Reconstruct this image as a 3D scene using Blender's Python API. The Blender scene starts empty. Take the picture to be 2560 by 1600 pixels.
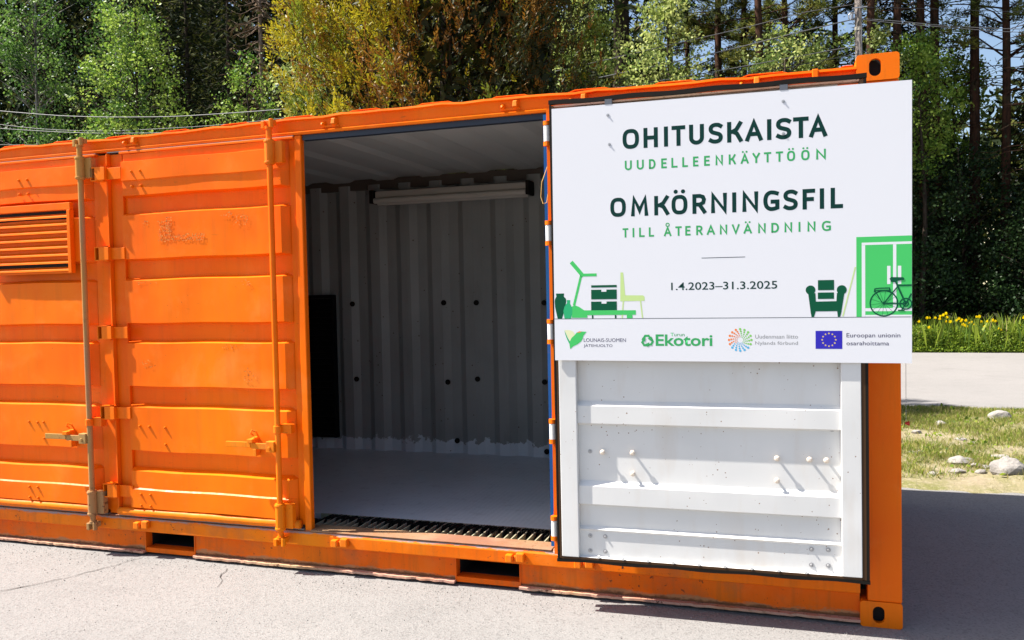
import bpy, math, random
import numpy as np
from mathutils import Vector, Matrix
from mathutils.geometry import tessellate_polygon

random.seed(7)
RNG = np.random.default_rng(11)
S = bpy.context.scene
COL = S.collection
R = math.radians

# ------------------------------------------------------------------ camera
cam_d = bpy.data.cameras.new('camera')
cam_d.sensor_width = 36.0
cam_d.lens = 2099.85 / 2560 * 36
cam_d.clip_start = 0.05
cam_d.clip_end = 2000
cam = bpy.data.objects.new('camera', cam_d)
COL.objects.link(cam)
c_r = Vector((0.94877683, 0.31526456, -0.02075524))
c_u = Vector((0.00951099, 0.03716293, 0.99926396))
c_w = Vector((-0.31580384, 0.9482759, -0.03226085))
m3 = Matrix((c_r, c_u, -c_w)).transposed()
cam.matrix_world = Matrix.Translation((-0.46401, -4.10375, 1.55881)) @ m3.to_4x4()
S.camera = cam

# ------------------------------------------------------------------ sky, sun, exposure
SUN = Vector((-0.72, -0.162, 1.0)).normalized()
world = bpy.data.worlds.new('World')
S.world = world
world.use_nodes = True
wn = world.node_tree
sky = wn.nodes.new('ShaderNodeTexSky')
sky.sky_type = 'NISHITA'
sky.sun_disc = False
sky.sun_elevation = math.asin(SUN.z)
sky.sun_rotation = math.atan2(SUN.x, SUN.y)
sky.air_density = 1.0
sky.dust_density = 2.0
bgn = wn.nodes['Background']
bgn.inputs['Strength'].default_value = 0.075
wn.links.new(sky.outputs[0], bgn.inputs['Color'])
sun_d = bpy.data.lights.new('sun', 'SUN')
sun_d.energy = 5.0
sun_d.angle = R(0.5)
sun_d.color = (1.0, 0.95, 0.87)
sun = bpy.data.objects.new('sun', sun_d)
sun.rotation_euler = SUN.to_track_quat('Z', 'Y').to_euler()
sun.location = SUN * 40
COL.objects.link(sun)
S.view_settings.view_transform = 'Standard'
S.view_settings.look = 'None'
S.view_settings.gamma = 1.0
S.view_settings.use_curve_mapping = False
S.view_settings.exposure = 1.40
S.render.engine = 'CYCLES'
S.cycles.use_denoising = True
S.cycles.max_bounces = 8
S.cycles.caustics_reflective = False
S.cycles.caustics_refractive = False

# ------------------------------------------------------------------ materials
def new_mat(name):
    m = bpy.data.materials.new(name)
    m.use_nodes = True
    return m, m.node_tree, m.node_tree.nodes['Principled BSDF']

class NT:
    """small helper round a node tree"""
    def __init__(self, nt):
        self.nt = nt
        self.tc = nt.nodes.new('ShaderNodeTexCoord')
    def link(self, a, b): self.nt.links.new(a, b)
    def noise(self, scale, detail=4, rough=.55, vec=None, dist=0):
        n = self.nt.nodes.new('ShaderNodeTexNoise')
        n.inputs['Scale'].default_value = scale
        n.inputs['Detail'].default_value = detail
        n.inputs['Roughness'].default_value = rough
        n.inputs['Distortion'].default_value = dist
        self.link(vec if vec is not None else self.tc.outputs['Object'], n.inputs['Vector'])
        return n.outputs['Fac']
    def voronoi(self, scale, feature='F1', vec=None, out='Distance'):
        n = self.nt.nodes.new('ShaderNodeTexVoronoi')
        n.feature = feature
        n.inputs['Scale'].default_value = scale
        self.link(vec if vec is not None else self.tc.outputs['Object'], n.inputs['Vector'])
        return n.outputs[out]
    def map(self, fac, a, b, c=0., d=1.):
        n = self.nt.nodes.new('ShaderNodeMapRange')
        for i, v in enumerate((a, b, c, d)):
            n.inputs[i + 1].default_value = v
        self.link(fac, n.inputs[0])
        return n.outputs[0]
    def math(self, op, a, b=None):
        n = self.nt.nodes.new('ShaderNodeMath')
        n.operation = op
        for i, v in enumerate((a, b)):
            if v is None: continue
            if isinstance(v, (int, float)): n.inputs[i].default_value = v
            else: self.link(v, n.inputs[i])
        return n.outputs[0]
    def mix(self, fac, a, b):
        n = self.nt.nodes.new('ShaderNodeMix')
        n.data_type = 'RGBA'
        for s, v in ((n.inputs[0], fac), (n.inputs[6], a), (n.inputs[7], b)):
            if isinstance(v, (int, float)): s.default_value = v
            elif isinstance(v, tuple): s.default_value = (*v, 1) if len(v) == 3 else v
            else: self.link(v, s)
        return n.outputs[2]
    def scaled(self, sx, sy, sz):
        n = self.nt.nodes.new('ShaderNodeMapping')
        n.inputs['Scale'].default_value = (sx, sy, sz)
        self.link(self.tc.outputs['Object'], n.inputs['Vector'])
        return n.outputs[0]
    def sep(self):
        n = self.nt.nodes.new('ShaderNodeSeparateXYZ')
        self.link(self.tc.outputs['Object'], n.inputs[0])
        return n.outputs
    def bump(self, h, strength, dist, bsdf, prev=None):
        n = self.nt.nodes.new('ShaderNodeBump')
        n.inputs['Strength'].default_value = strength
        n.inputs['Distance'].default_value = dist
        self.link(h, n.inputs['Height'])
        if prev is not None: self.link(prev, n.inputs['Normal'])
        if bsdf is not None: self.link(n.outputs[0], bsdf.inputs['Normal'])
        return n.outputs[0]

def flat_mat(name, col, rough=.6, metal=0., spec=.5):
    m, nt, b = new_mat(name)
    b.inputs['Base Color'].default_value = (*col, 1)
    b.inputs['Roughness'].default_value = rough
    b.inputs['Metallic'].default_value = metal
    b.inputs['Specular IOR Level'].default_value = spec
    return m

def paint_mat(name, cols, rust=(.09, .035, .018), chip=.685, grime=0., rough=.42, wave=.35, bands=()):
    m, nt, b = new_mat(name)
    h = NT(nt)
    big = h.noise(1.3, 5, .6)
    fine = h.noise(18, 4, .6)
    c = h.mix(h.map(big, .35, .65), cols[0], cols[1])
    c = h.mix(h.map(h.noise(3.1, 3, .5, h.scaled(1, 1, .35)), .52, .75, 0, .8), c, cols[2])
    c = h.mix(h.map(h.noise(.75, 3, .5), .45, .7, 0, .75), c, (min(1, cols[0][0] * 1.02), cols[0][1] * 1.42, cols[0][2]))
    c = h.mix(h.map(h.noise(5.5, 6, .7), .55, .8, 0, .28), c, (min(1, cols[0][0] * 1.05), cols[0][1] * 1.9, cols[0][2] + .05))
    c = h.mix(h.map(h.noise(1.6, 5, .65, None, .4), .56, .72, 0, .30), c, (min(1, cols[0][0] * 1.03), cols[0][1] * 2.0, cols[0][2] + .07))
    streak = h.noise(9, 5, .65, h.scaled(2.2, 2.2, .18))
    c = h.mix(h.map(streak, .5, .78, 0, .20 + grime * .6), c, (.28, .10, .02))
    if grime:
        c = h.mix(h.map(h.noise(2.6, 6, .7), .54, .72, 0, grime), c, (.22, .13, .06))
    sc_ = h.noise(60, 3, .6, h.scaled(.25, 1, 1.2))
    c = h.mix(h.math('MULTIPLY', h.map(sc_, .66, .72, 0, .5), h.map(h.noise(1.9, 3), .5, .62)), c, (.34, .09, .01))
    ch = h.noise(34, 6, .72)
    ch2 = h.math('MULTIPLY', h.map(ch, chip, chip + .015), h.map(h.noise(2.2, 3), .42, .6))
    c = h.mix(ch2, c, rust)
    b.inputs['Specular IOR Level'].default_value = .14
    for z0, z1, bc, amp, sc in bands:      # worn or silted edges with a ragged outline
        zz = h.math('ADD', h.sep()[2], h.map(h.noise(sc, 6, .75, h.scaled(1, 1, 2.5)), .3, .7, -amp, amp))
        c = h.mix(h.map(zz, z0, z1, 0, .92), c, bc)
    h.link(c, b.inputs['Base Color'])
    h.link(h.map(fine, .3, .7, rough - .07, rough + .1), b.inputs['Roughness'])
    p = h.bump(h.noise(2.4, 2, .4), wave, .03, None)
    p = h.bump(h.noise(160, 2), .06, .002, None, p)
    h.bump(h.math('SUBTRACT', 1., ch2), .35, .0015, b, p)
    return m

M = {}
OR = [(.86, .148, .0012), (.83, .120, .0012), (.88, .185, .0015)]
M['orange'] = paint_mat('orange_paint', OR)
M['orange_worn'] = paint_mat('worn_orange_paint', [(.82, .165, .002), (.78, .135, .002), (.76, .21, .006)], chip=.66, grime=.35, rough=.5)
M['orange_base'] = paint_mat('chipped_orange_paint', [(.76, .125, .002), (.72, .105, .002), (.7, .16, .008)], chip=.64, grime=.5, rough=.55)
M['sill_paint'] = paint_mat('worn_sill_paint', [(.82, .165, .002), (.78, .135, .002), (.76, .21, .006)], chip=.63, grime=.4, rough=.5,
                            bands=[(.221, .227, (.27, .25, .25), .012, 4.5), (.229, .233, (.34, .17, .09), .006, 7)])
M['base_paint'] = paint_mat('silted_base_paint', [(.76, .125, .002), (.72, .105, .002), (.7, .16, .008)], chip=.62, grime=.5, rough=.55,
                            bands=[(.056, .044, (.36, .19, .09), .020, 5), (.046, .036, (.13, .055, .025), .012, 16)])
M['rusty_rod'] = paint_mat('tarnished_rod_paint', [(.42, .18, .05), (.34, .2, .11), (.55, .24, .03)], chip=.6, grime=.4, rough=.4)
M['sill_worn'] = paint_mat('bare_worn_steel', [(.30, .155, .10), (.25, .12, .075), (.37, .22, .15)], rust=(.13, .06, .03), chip=.6, grime=.3, rough=.55)
M['flange'] = paint_mat('dusty_sunlit_flange', [(.50, .26, .19), (.55, .32, .25), (.46, .17, .06)], chip=.58, grime=.3, rough=.7)  # pale pink paints the sunlit edge's highlight along with the dust
M['black_rubber'] = flat_mat('black_rubber', (.010, .008, .006), .6, spec=.15)
M['brown_rubber'] = flat_mat('brown_rubber', (.06, .030, .014), .6, spec=.15)
M['blue_paint'] = paint_mat('blue_paint', [(.012, .09, .30), (.012, .075, .26), (.02, .11, .33)], chip=.7, rough=.4)
M['dark_blue'] = flat_mat('dark_blue_seal', (.008, .016, .032), .5)
M['grey_seal'] = flat_mat('grey_seal', (.16, .155, .15), .6)
M['steel'] = flat_mat('galvanised_steel', (.42, .42, .43), .45, .6)
M['grate'] = paint_mat('grating_steel', [(.36, .30, .25), (.3, .22, .17), (.42, .36, .3)], rust=(.12, .06, .03), chip=.62, grime=.3, rough=.5)
M['black'] = flat_mat('black_void', (.004, .004, .004), .8)  # black also paints the dark inside pockets, castings, hinge slots and vent
M['black_plastic'] = flat_mat('black_plastic', (.004, .004, .005), .6, spec=.2)

def white_door_mat():
    m, nt, b = new_mat('white_rust_specked_paint')
    h = NT(nt)
    c = h.mix(h.map(h.noise(2.2, 4), .4, .7), (.715, .705, .685), (.65, .645, .63))
    st = h.noise(7, 5, .6, h.scaled(1, 1, .25))
    c = h.mix(h.map(st, .52, .78, 0, .40), c, (.56, .46, .36))
    sp = h.voronoi(36)
    dens = h.noise(2.6, 4, .6)
    thr = h.map(dens, .45, .72, .03, .17)
    spots = h.math('LESS_THAN', sp, thr)
    sel = h.math('GREATER_THAN', h.noise(31, 1), .44)
    spots = h.math('MULTIPLY', spots, sel)
    c = h.mix(h.math('MULTIPLY', spots, .85), c, (.20, .10, .045))
    h.link(c, b.inputs['Base Color'])
    b.inputs['Roughness'].default_value = .38
    p = h.bump(h.noise(2.0, 2), .25, .02, None)
    h.bump(h.math('SUBTRACT', 1, spots), .3, .002, b, p)
    return m
M['white_door'] = white_door_mat()

def inner_wall_mat():
    m, nt, b = new_mat('grey_white_inner_paint')
    h = NT(nt)
    c = h.mix(h.map(h.noise(1.6, 5), .35, .7), (.30, .31, .30), (.235, .245, .235))
    c = h.mix(h.map(h.noise(8, 4, .6, h.scaled(1.5, 1.5, .2)), .56, .8, 0, .3), c, (.13, .11, .09))
    z = h.sep()[2]
    edge = h.math('ADD', z, h.map(h.noise(9, 5, .7), .3, .7, -.05, .05))
    band = h.map(edge, .335, .342, 1, 0)
    c = h.mix(band, c, (.58, .62, .66))
    sp = h.math('MULTIPLY', h.math('LESS_THAN', h.voronoi(20), .12), h.math('GREATER_THAN', h.noise(11, 1), .58))
    c = h.mix(sp, c, (.1, .06, .04))
    h.link(c, b.inputs['Base Color'])
    b.inputs['Roughness'].default_value = .5
    h.bump(h.noise(2.6, 3), .2, .02, b)
    return m
M['inner'] = inner_wall_mat()

def floor_mat():
    m, nt, b = new_mat('grey_floor_paint')
    h = NT(nt)
    c = h.mix(h.map(h.noise(1.4, 5), .35, .7), (.66, .69, .72), (.56, .59, .62))
    c = h.mix(h.map(h.noise(13, 5, .7), .55, .75, 0, .4), c, (.19, .19, .2))
    rib = h.nt.nodes.new('ShaderNodeTexWave')
    rib.wave_type = 'BANDS'; rib.bands_direction = 'X'
    rib.inputs['Scale'].default_value = 9.5
    rib.inputs['Distortion'].default_value = .6
    h.link(h.tc.outputs['Object'], rib.inputs['Vector'])
    h.link(c, b.inputs['Base Color'])
    b.inputs['Roughness'].default_value = .33
    p = h.bump(rib.outputs['Fac'], .25, .004, None)
    h.bump(h.noise(40, 4), .15, .003, b, p)
    return m
M['floor'] = floor_mat()

def asphalt_mat(name, a, bcol, grain=1.):
    m, nt, b = new_mat(name)
    h = NT(nt)
    c = h.mix(h.map(h.noise(.55, 5, .6), .35, .68), a, bcol)
    c = h.mix(h.map(h.noise(4.2, 6, .7), .5, .75, 0, .4), c, tuple(v * .72 for v in a))
    c = h.mix(h.map(h.noise(1.1, 7, .68, None, .6), .56, .66, 0, .30), c, tuple(v * .62 for v in a))
    v = h.nt.nodes.new('ShaderNodeTexVoronoi')
    v.inputs['Scale'].default_value = 120
    h.link(h.tc.outputs['Object'], v.inputs['Vector'])
    g = h.nt.nodes.new('ShaderNodeSeparateColor')
    h.link(v.outputs['Color'], g.inputs[0])
    c = h.mix(h.map(g.outputs[0], .0, 1., 0, .42 * grain), c, tuple(min(1, x * 1.75) for x in a))
    c = h.mix(h.map(g.outputs[1], .74, .95, 0, .75 * grain), c, tuple(x * .30 for x in a))
    h.link(c, b.inputs['Base Color'])
    b.inputs['Roughness'].default_value = .85
    b.inputs['Specular IOR Level'].default_value = .3
    p = h.bump(h.noise(26, 6, .75), .55 * grain, .02, None)
    p = h.bump(h.noise(3, 4, .6), .3 * grain, .03, None, p)
    h.bump(v.outputs['Distance'], .55 * grain, .006, b, p)
    return m
M['asphalt'] = asphalt_mat('old_asphalt', (.210, .202, .195), (.182, .176, .171), .48)
M['road'] = asphalt_mat('pale_road_asphalt', (.228, .215, .207), (.208, .197, .19), .3)

def soil_mat(name, cols, scale):
    m, nt, b = new_mat(name)
    h = NT(nt)
    c = h.mix(h.map(h.noise(scale, 6, .65), .38, .62), cols[0], cols[1])
    c = h.mix(h.map(h.noise(scale * 9, 4, .7), .5, .7, 0, .8), c, cols[2])
    h.link(c, b.inputs['Base Color'])
    b.inputs['Roughness'].default_value = .95
    b.inputs['Specular IOR Level'].default_value = .15
    h.bump(h.noise(scale * 14, 6, .75), .8, .03, b)
    return m
M['verge'] = soil_mat('stony_verge_soil', [(.31, .255, .17), (.19, .185, .07), (.38, .32, .23)], 1.9)
M['woodland'] = soil_mat('forest_floor', [(.025, .024, .012), (.02, .028, .010), (.05, .035, .02)], .9)
M['crack'] = flat_mat('asphalt_crack', (.03, .027, .024), .95)
def rock_mat():
    m, nt, b = new_mat('pale_granite')
    h = NT(nt)
    c = h.mix(h.map(h.noise(6, 6, .7), .35, .65), (.31, .285, .26), (.22, .205, .19))
    c = h.mix(h.map(h.noise(38, 3), .55, .7, 0, .6), c, (.15, .13, .12))
    h.link(c, b.inputs['Base Color']); b.inputs['Roughness'].default_value = .9
    h.bump(h.noise(22, 6, .7), .6, .02, b)
    return m
M['rock'] = rock_mat()

def leaf_mat(name, col, trans=.38, rough=.5, var=.25, spec=.22):
    m, nt, b = new_mat(name)
    h = NT(nt)
    n = h.noise(1.7, 3)
    c = h.mix(h.map(n, .3, .7), tuple(v * (1 - var) for v in col), tuple(v * (1 + var) for v in col))
    h.link(c, b.inputs['Base Color'])
    b.inputs['Roughness'].default_value = rough
    b.inputs['Specular IOR Level'].default_value = spec
    t = nt.nodes.new('ShaderNodeBsdfTranslucent')
    h.link(h.mix(.5, c, tuple(min(1, v * 1.5) for v in col)), t.inputs['Color'])
    mx = nt.nodes.new('ShaderNodeMixShader')
    mx.inputs[0].default_value = trans
    out = nt.nodes['Material Output']
    h.link(b.outputs[0], mx.inputs[1]); h.link(t.outputs[0], mx.inputs[2])
    h.link(mx.outputs[0], out.inputs['Surface'])
    return m
LEAF = {
 'aspen': [leaf_mat('aspen_leaf', (0.159, 0.254, 0.033)), leaf_mat('aspen_leaf_light', (0.254, 0.342, 0.059)), leaf_mat('aspen_leaf_deep', (0.065, 0.136, 0.021))],
 'birch': [leaf_mat('birch_leaf', (0.073, 0.147, 0.028)), leaf_mat('birch_leaf_light', (0.130, 0.218, 0.041)), leaf_mat('birch_leaf_deep', (0.035, 0.083, 0.019))],
 'willow': [leaf_mat('willow_leaf', (0.236, 0.295, 0.071)), leaf_mat('willow_leaf_light', (0.378, 0.413, 0.130)), leaf_mat('willow_leaf_deep', (0.100, 0.153, 0.035))],
 'spruce': [leaf_mat('spruce_needles', (.013, .021, .007), .1, .7, .3, .05), leaf_mat('spruce_needles_tip', (.075, .082, .018), .15, .7, .3, .05), leaf_mat('spruce_twigs', (.085, .055, .030), .05, .8, .2, .05)],
 'pine': [leaf_mat('pine_needles', (.12, .14, .028), .2, .6, .25, .1), leaf_mat('pine_needles_light', (.20, .20, .04), .2, .6, .25, .1), leaf_mat('pine_needles_deep', (.03, .045, .012), .1, .6, .25, .1)],
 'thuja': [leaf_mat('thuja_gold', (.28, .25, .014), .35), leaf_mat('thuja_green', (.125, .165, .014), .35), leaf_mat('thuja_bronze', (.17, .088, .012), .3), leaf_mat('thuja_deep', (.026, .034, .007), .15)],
 'grass': [leaf_mat('grass_blade', (.20, .26, .03), .4), leaf_mat('grass_blade_dry', (.36, .32, .12), .35), leaf_mat('grass_blade_deep', (.09, .15, .022), .4)],
 'shade': [leaf_mat('shaded_leaf', (.016, .040, .010), .25), leaf_mat('shaded_leaf_light', (.028, .055, .013), .25), leaf_mat('shaded_leaf_deep', (.010, .024, .007), .2)],  # leaf green darkened to paint the shade of the understorey
 'weed': [leaf_mat('weed_leaf', (.15, .23, .02), .4), leaf_mat('weed_leaf_light', (.24, .31, .035), .4), leaf_mat('weed_leaf_deep', (.07, .13, .016), .35)],
}
def bark_mat(name, a, b2, sc=14):
    m, nt, b = new_mat(name)
    h = NT(nt)
    c = h.mix(h.map(h.noise(sc, 6, .7, h.scaled(1, 1, .22)), .38, .62), a, b2)
    c = h.mix(h.map(h.noise(3, 4), .55, .7, 0, .5), c, (.07, .075, .045))
    h.link(c, b.inputs['Base Color']); b.inputs['Roughness'].default_value = .95
    b.inputs['Specular IOR Level'].default_value = .1
    h.bump(h.noise(sc * 1.6, 6, .75, h.scaled(1, 1, .25)), .9, .04, b)
    return m
M['bark'] = bark_mat('grey_brown_bark', (.075, .055, .042), (.03, .023, .018))
M['pine_bark'] = bark_mat('red_pine_bark', (.085, .040, .024), (.03, .018, .013))
M['dead_wood'] = bark_mat('dead_twig_bark', (.26, .19, .145), (.13, .095, .07))
M['birch_bark'] = bark_mat('birch_bark', (.35, .33, .30), (.06, .05, .045), 5)
M['pole_wood'] = bark_mat('weathered_pole', (.24, .21, .19), (.13, .11, .10), 10)
M['petal'] = leaf_mat('yellow_petal', (.86, .66, .008), .3)
M['cable'] = flat_mat('grey_cable', (.10, .10, .105), .5)
M['cable_dark'] = flat_mat('black_cable', (.018, .019, .02), .5)

# ------------------------------------------------------------------ mesh helpers
W = {}      # world location of every parent
class MB:
    def __init__(self):
        self.v = []; self.f = []; self.m = []
    def add(self, vs, fs, mi=0):
        o = len(self.v)
        self.v += [tuple(p) for p in vs]
        self.f += [tuple(i + o for i in f) for f in fs]
        self.m += [mi] * len(fs)
        return self
    def box(self, x0, x1, y0, y1, z0, z1, mi=0):
        vs = [(x, y, z) for z in (z0, z1) for y in (y0, y1) for x in (x0, x1)]
        return self.add(vs, [(0, 2, 3, 1), (4, 5, 7, 6), (0, 1, 5, 4), (2, 6, 7, 3), (0, 4, 6, 2), (1, 3, 7, 5)], mi)
    def cyl(self, p0, p1, r0, r1=None, n=12, mi=0, caps=True):
        r1 = r0 if r1 is None else r1
        p0, p1 = Vector(p0), Vector(p1)
        d = (p1 - p0).normalized()
        a = d.orthogonal().normalized(); b = d.cross(a)
        vs = []
        for p, r in ((p0, r0), (p1, r1)):
            for i in range(n):
                t = 2 * math.pi * i / n
                vs.append(p + a * (r * math.cos(t)) + b * (r * math.sin(t)))
        fs = [(i, (i + 1) % n, n + (i + 1) % n, n + i) for i in range(n)]
        if caps: fs += [tuple(range(n - 1, -1, -1)), tuple(range(n, 2 * n))]
        return self.add(vs, fs, mi)
    def tube(self, pts, r, n=8, mi=0):
        pts = [Vector(p) for p in pts]
        rs = r if isinstance(r, (list, tuple)) else [r] * len(pts)
        vs = []; a = None
        for i, p in enumerate(pts):
            d = (pts[min(i + 1, len(pts) - 1)] - pts[max(i - 1, 0)]).normalized()
            a = d.orthogonal().normalized() if a is None else (a - d * a.dot(d)).normalized()
            b = d.cross(a)
            for k in range(n):
                t = 2 * math.pi * k / n
                vs.append(p + a * (rs[i] * math.cos(t)) + b * (rs[i] * math.sin(t)))
        fs = []
        for i in range(len(pts) - 1):
            for k in range(n):
                fs.append((i * n + k, i * n + (k + 1) % n, (i + 1) * n + (k + 1) % n, (i + 1) * n + k))
        fs += [tuple(range(n - 1, -1, -1)), tuple(range((len(pts) - 1) * n, len(pts) * n))]
        return self.add(vs, fs, mi)
    def prism(self, loops, depth, frame, mi=0):
        """2D loops (first outer, rest holes) extruded by depth; frame maps (u,v,d)->xyz"""
        flat = [p for l in loops for p in l]
        tris = tessellate_polygon([[Vector((p[0], p[1], 0)) for p in l] for l in loops])
        n = len(flat)
        vs = [frame(p[0], p[1], 0) for p in flat] + [frame(p[0], p[1], depth) for p in flat]
        fs = [tuple(t) for t in tris] + [tuple(i + n for i in reversed(t)) for t in tris]
        o = 0
        for l in loops:
            k = len(l)
            for i in range(k):
                j = (i + 1) % k
                fs.append((o + i, o + j, n + o + j, n + o + i))
            o += k
        return self.add(vs, fs, mi)
    def mesh(self, name, mats, smooth=False):
        me = bpy.data.meshes.new(name)
        me.from_pydata(self.v, [], self.f)
        for mt in mats: me.materials.append(mt)
        if len(mats) > 1: me.polygons.foreach_set('material_index', self.m)
        if smooth: me.polygons.foreach_set('use_smooth', [True] * len(me.polygons))
        import bmesh
        bm = bmesh.new(); bm.from_mesh(me)
        bmesh.ops.recalc_face_normals(bm, faces=bm.faces)
        bm.to_mesh(me); bm.free()
        me.update()
        return me

def link(name, me, parent=None, loc=(0, 0, 0)):
    o = bpy.data.objects.new(name, me)
    COL.objects.link(o)
    loc = Vector(loc)
    if parent is not None:
        o.parent = parent
        o.location = loc - W.get(parent.name, Vector((0, 0, 0)))
    else:
        o.location = loc
    W[o.name] = loc
    return o

def bevel(o, w=.004, seg=2):
    b = o.modifiers.new('bevel', 'BEVEL')
    b.width = w; b.segments = seg; b.limit_method = 'ANGLE'; b.angle_limit = R(35)
    return o

def part(name, mb, mats, parent, loc=(0, 0, 0), smooth=False, bev=0, label=None):
    mats = [M[k] if isinstance(k, str) else k for k in (mats if isinstance(mats, (list, tuple)) else [mats])]
    o = link(name, mb.mesh(name, mats, smooth), parent, loc)
    if bev: bevel(o, bev)
    if label: o['label'] = label
    return o

def thing(name, label, cat, loc=(0, 0, 0), group=None):
    o = bpy.data.objects.new(name, None)
    COL.objects.link(o)
    o.empty_display_size = .2
    o.location = loc; W[o.name] = Vector(loc)
    o['label'] = label; o['category'] = cat
    if group: o['group'] = group
    return o

def tag(o, label=None, cat=None, group=None, kind=None):
    for k, v in (('label', label), ('category', cat), ('group', group), ('kind', kind)):
        if v: o[k] = v
    return o

def repeat(src, n_parent, loc, rot=None):
    """another object with the same mesh"""
    o = src.copy(); COL.objects.link(o)
    o.parent = n_parent
    o.location = Vector(loc) - W.get(n_parent.name, Vector((0, 0, 0)))
    if rot: o.rotation_euler = rot
    W[o.name] = Vector(loc)
    return o

def quads_mesh(name, verts, mats, mat_idx, per=4):
    """fast mesh of separate polygons (per vertices each)"""
    verts = np.asarray(verts, dtype=np.float32).reshape(-1, 3)
    n = len(verts) // per
    me = bpy.data.meshes.new(name)
    me.vertices.add(len(verts)); me.vertices.foreach_set('co', verts.ravel())
    me.loops.add(len(verts)); me.loops.foreach_set('vertex_index', np.arange(len(verts), dtype=np.int32))
    me.polygons.add(n); me.polygons.foreach_set('loop_start', np.arange(0, len(verts), per, dtype=np.int32))
    for m in mats: me.materials.append(m)
    me.polygons.foreach_set('material_index', np.asarray(mat_idx, dtype=np.int32))
    me.update(calc_edges=True)
    return me

# ================================================================== THE SETTING
def structure(name, me):
    o = bpy.data.objects.new(name, me); COL.objects.link(o); W[o.name] = Vector((0, 0, 0))
    o['kind'] = 'structure'
    return o

def sheet(name, x0, x1, y0, y1, z, mat):
    mb = MB(); mb.add([(x0, y0, z), (x1, y0, z), (x1, y1, z), (x0, y1, z)], [(0, 1, 2, 3)])
    return structure(name, mb.mesh(name, [M[mat]]))
sheet('ground', -260, 260, -200, 320, -.06, 'woodland')
yard = sheet('asphalt_yard', -45, 35, -40, 3.6, 0., 'asphalt')
road = sheet('road', -120, 120, 7.3, 16.97, .004, 'road')

def vnoise(x, y, seed=0):
    return (np.sin(x * 1.7 + seed) * np.cos(y * 2.3 + seed * 1.3) + .6 * np.sin(x * 4.1 + y * 3.3 + seed * 2) +
            .35 * np.sin(x * 9.3 - y * 7.1 + seed) + .2 * np.sin(x * 19 + y * 23 + seed * 3)) / 2.1

def verge_h(x, y):
    t = np.clip((y - 2.60 + .16 * vnoise(x * 1.6, y * .4, 3) + .05 * vnoise(x * 7, y * 5, 8)) / .6, 0, 1)
    e = np.clip((7.62 - y) / .5, 0, 1)
    return -.03 + (.075 + .028 * vnoise(x, y, 2)) * t * np.minimum(e, 1) + .012 * vnoise(x * 2.7, y * 2.7, 5) * t

def terrain(name, x0, x1, y0, y1, nx, ny, fn, mat):
    xs = np.linspace(x0, x1, nx); ys = np.linspace(y0, y1, ny)
    X, Y = np.meshgrid(xs, ys)
    Z = fn(X, Y)
    v = np.stack([X, Y, Z], -1).reshape(-1, 3)
    idx = np.arange(nx * ny).reshape(ny, nx)
    f = np.stack([idx[:-1, :-1], idx[:-1, 1:], idx[1:, 1:], idx[1:, :-1]], -1).reshape(-1, 4)
    me = bpy.data.meshes.new(name)
    me.from_pydata(v.tolist(), [], f.tolist())
    me.materials.append(M[mat])
    me.polygons.foreach_set('use_smooth', [True] * len(me.polygons))
    return structure(name, me)
terrain('grass_verge', -24, 12, 2.25, 7.7, 360, 60, verge_h, 'verge')
def wood_h(x, y):
    t = np.clip((y - 16.9) / .5, 0, 1)
    return -.03 + .12 * t + .05 * vnoise(x * .6, y * .6, 4) * t + np.clip(y - 20, 0, 60) * .012
terrain('forest_ground', -70, 40, 16.85, 75, 120, 70, wood_h, 'woodland')

# cracks in the asphalt
def crack(pts, wmax, seed):
    rg = random.Random(seed)
    mb = MB(); P = [Vector((p[0], p[1])) for p in pts]; fine = []
    for a, b in zip(P, P[1:]):
        k = max(2, int((b - a).length / .05))
        for i in range(k):
            q = a.lerp(b, i / k); nrm = Vector((-(b - a).y, (b - a).x)).normalized()
            fine.append(q + nrm * rg.uniform(-.012, .012))
    vs = []
    for i, q in enumerate(fine):
        d = (fine[min(i + 1, len(fine) - 1)] - fine[max(0, i - 1)]).normalized(); nrm = Vector((-d.y, d.x))
        w = wmax * rg.uniform(.15, 1) * (.3 + .7 * math.sin(math.pi * (i + .5) / len(fine)))
        vs += [(q.x + nrm.x * w, q.y + nrm.y * w, .004), (q.x - nrm.x * w, q.y - nrm.y * w, .004)]
    mb.add(vs, [(2 * i, 2 * i + 1, 2 * i + 3, 2 * i + 2) for i in range(len(fine) - 1)])
    return part('crack', mb, 'crack', yard)
crack([(-4.62, -.82), (-4.42, -.55), (-4.30, -.30), (-4.22, -.05), (-4.2, .05)], .006, 1)
crack([(-3.58, -.08), (-3.45, -.3), (-3.4, -.42)], .004, 2)
crack([(-2.2, -1.55), (-2.12, -1.5), (-2.02, -1.47)], .004, 3)

# ================================================================== THE CONTAINER
CL = (-3.03, 1.22, 0.)
con = thing('shipping_container', 'orange steel side-opening shipping container standing on pale asphalt with one door open', 'container', CL)
L0, L1, DEP = -6.058, 0., 2.438

def rail_top(x):
    """slightly bowed top rail"""
    return 2.538 + .024 * math.exp(-((x + 2.5) / 1.7) ** 2) + .012 * math.exp(-((x + 5.2) / .6) ** 2)

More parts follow.
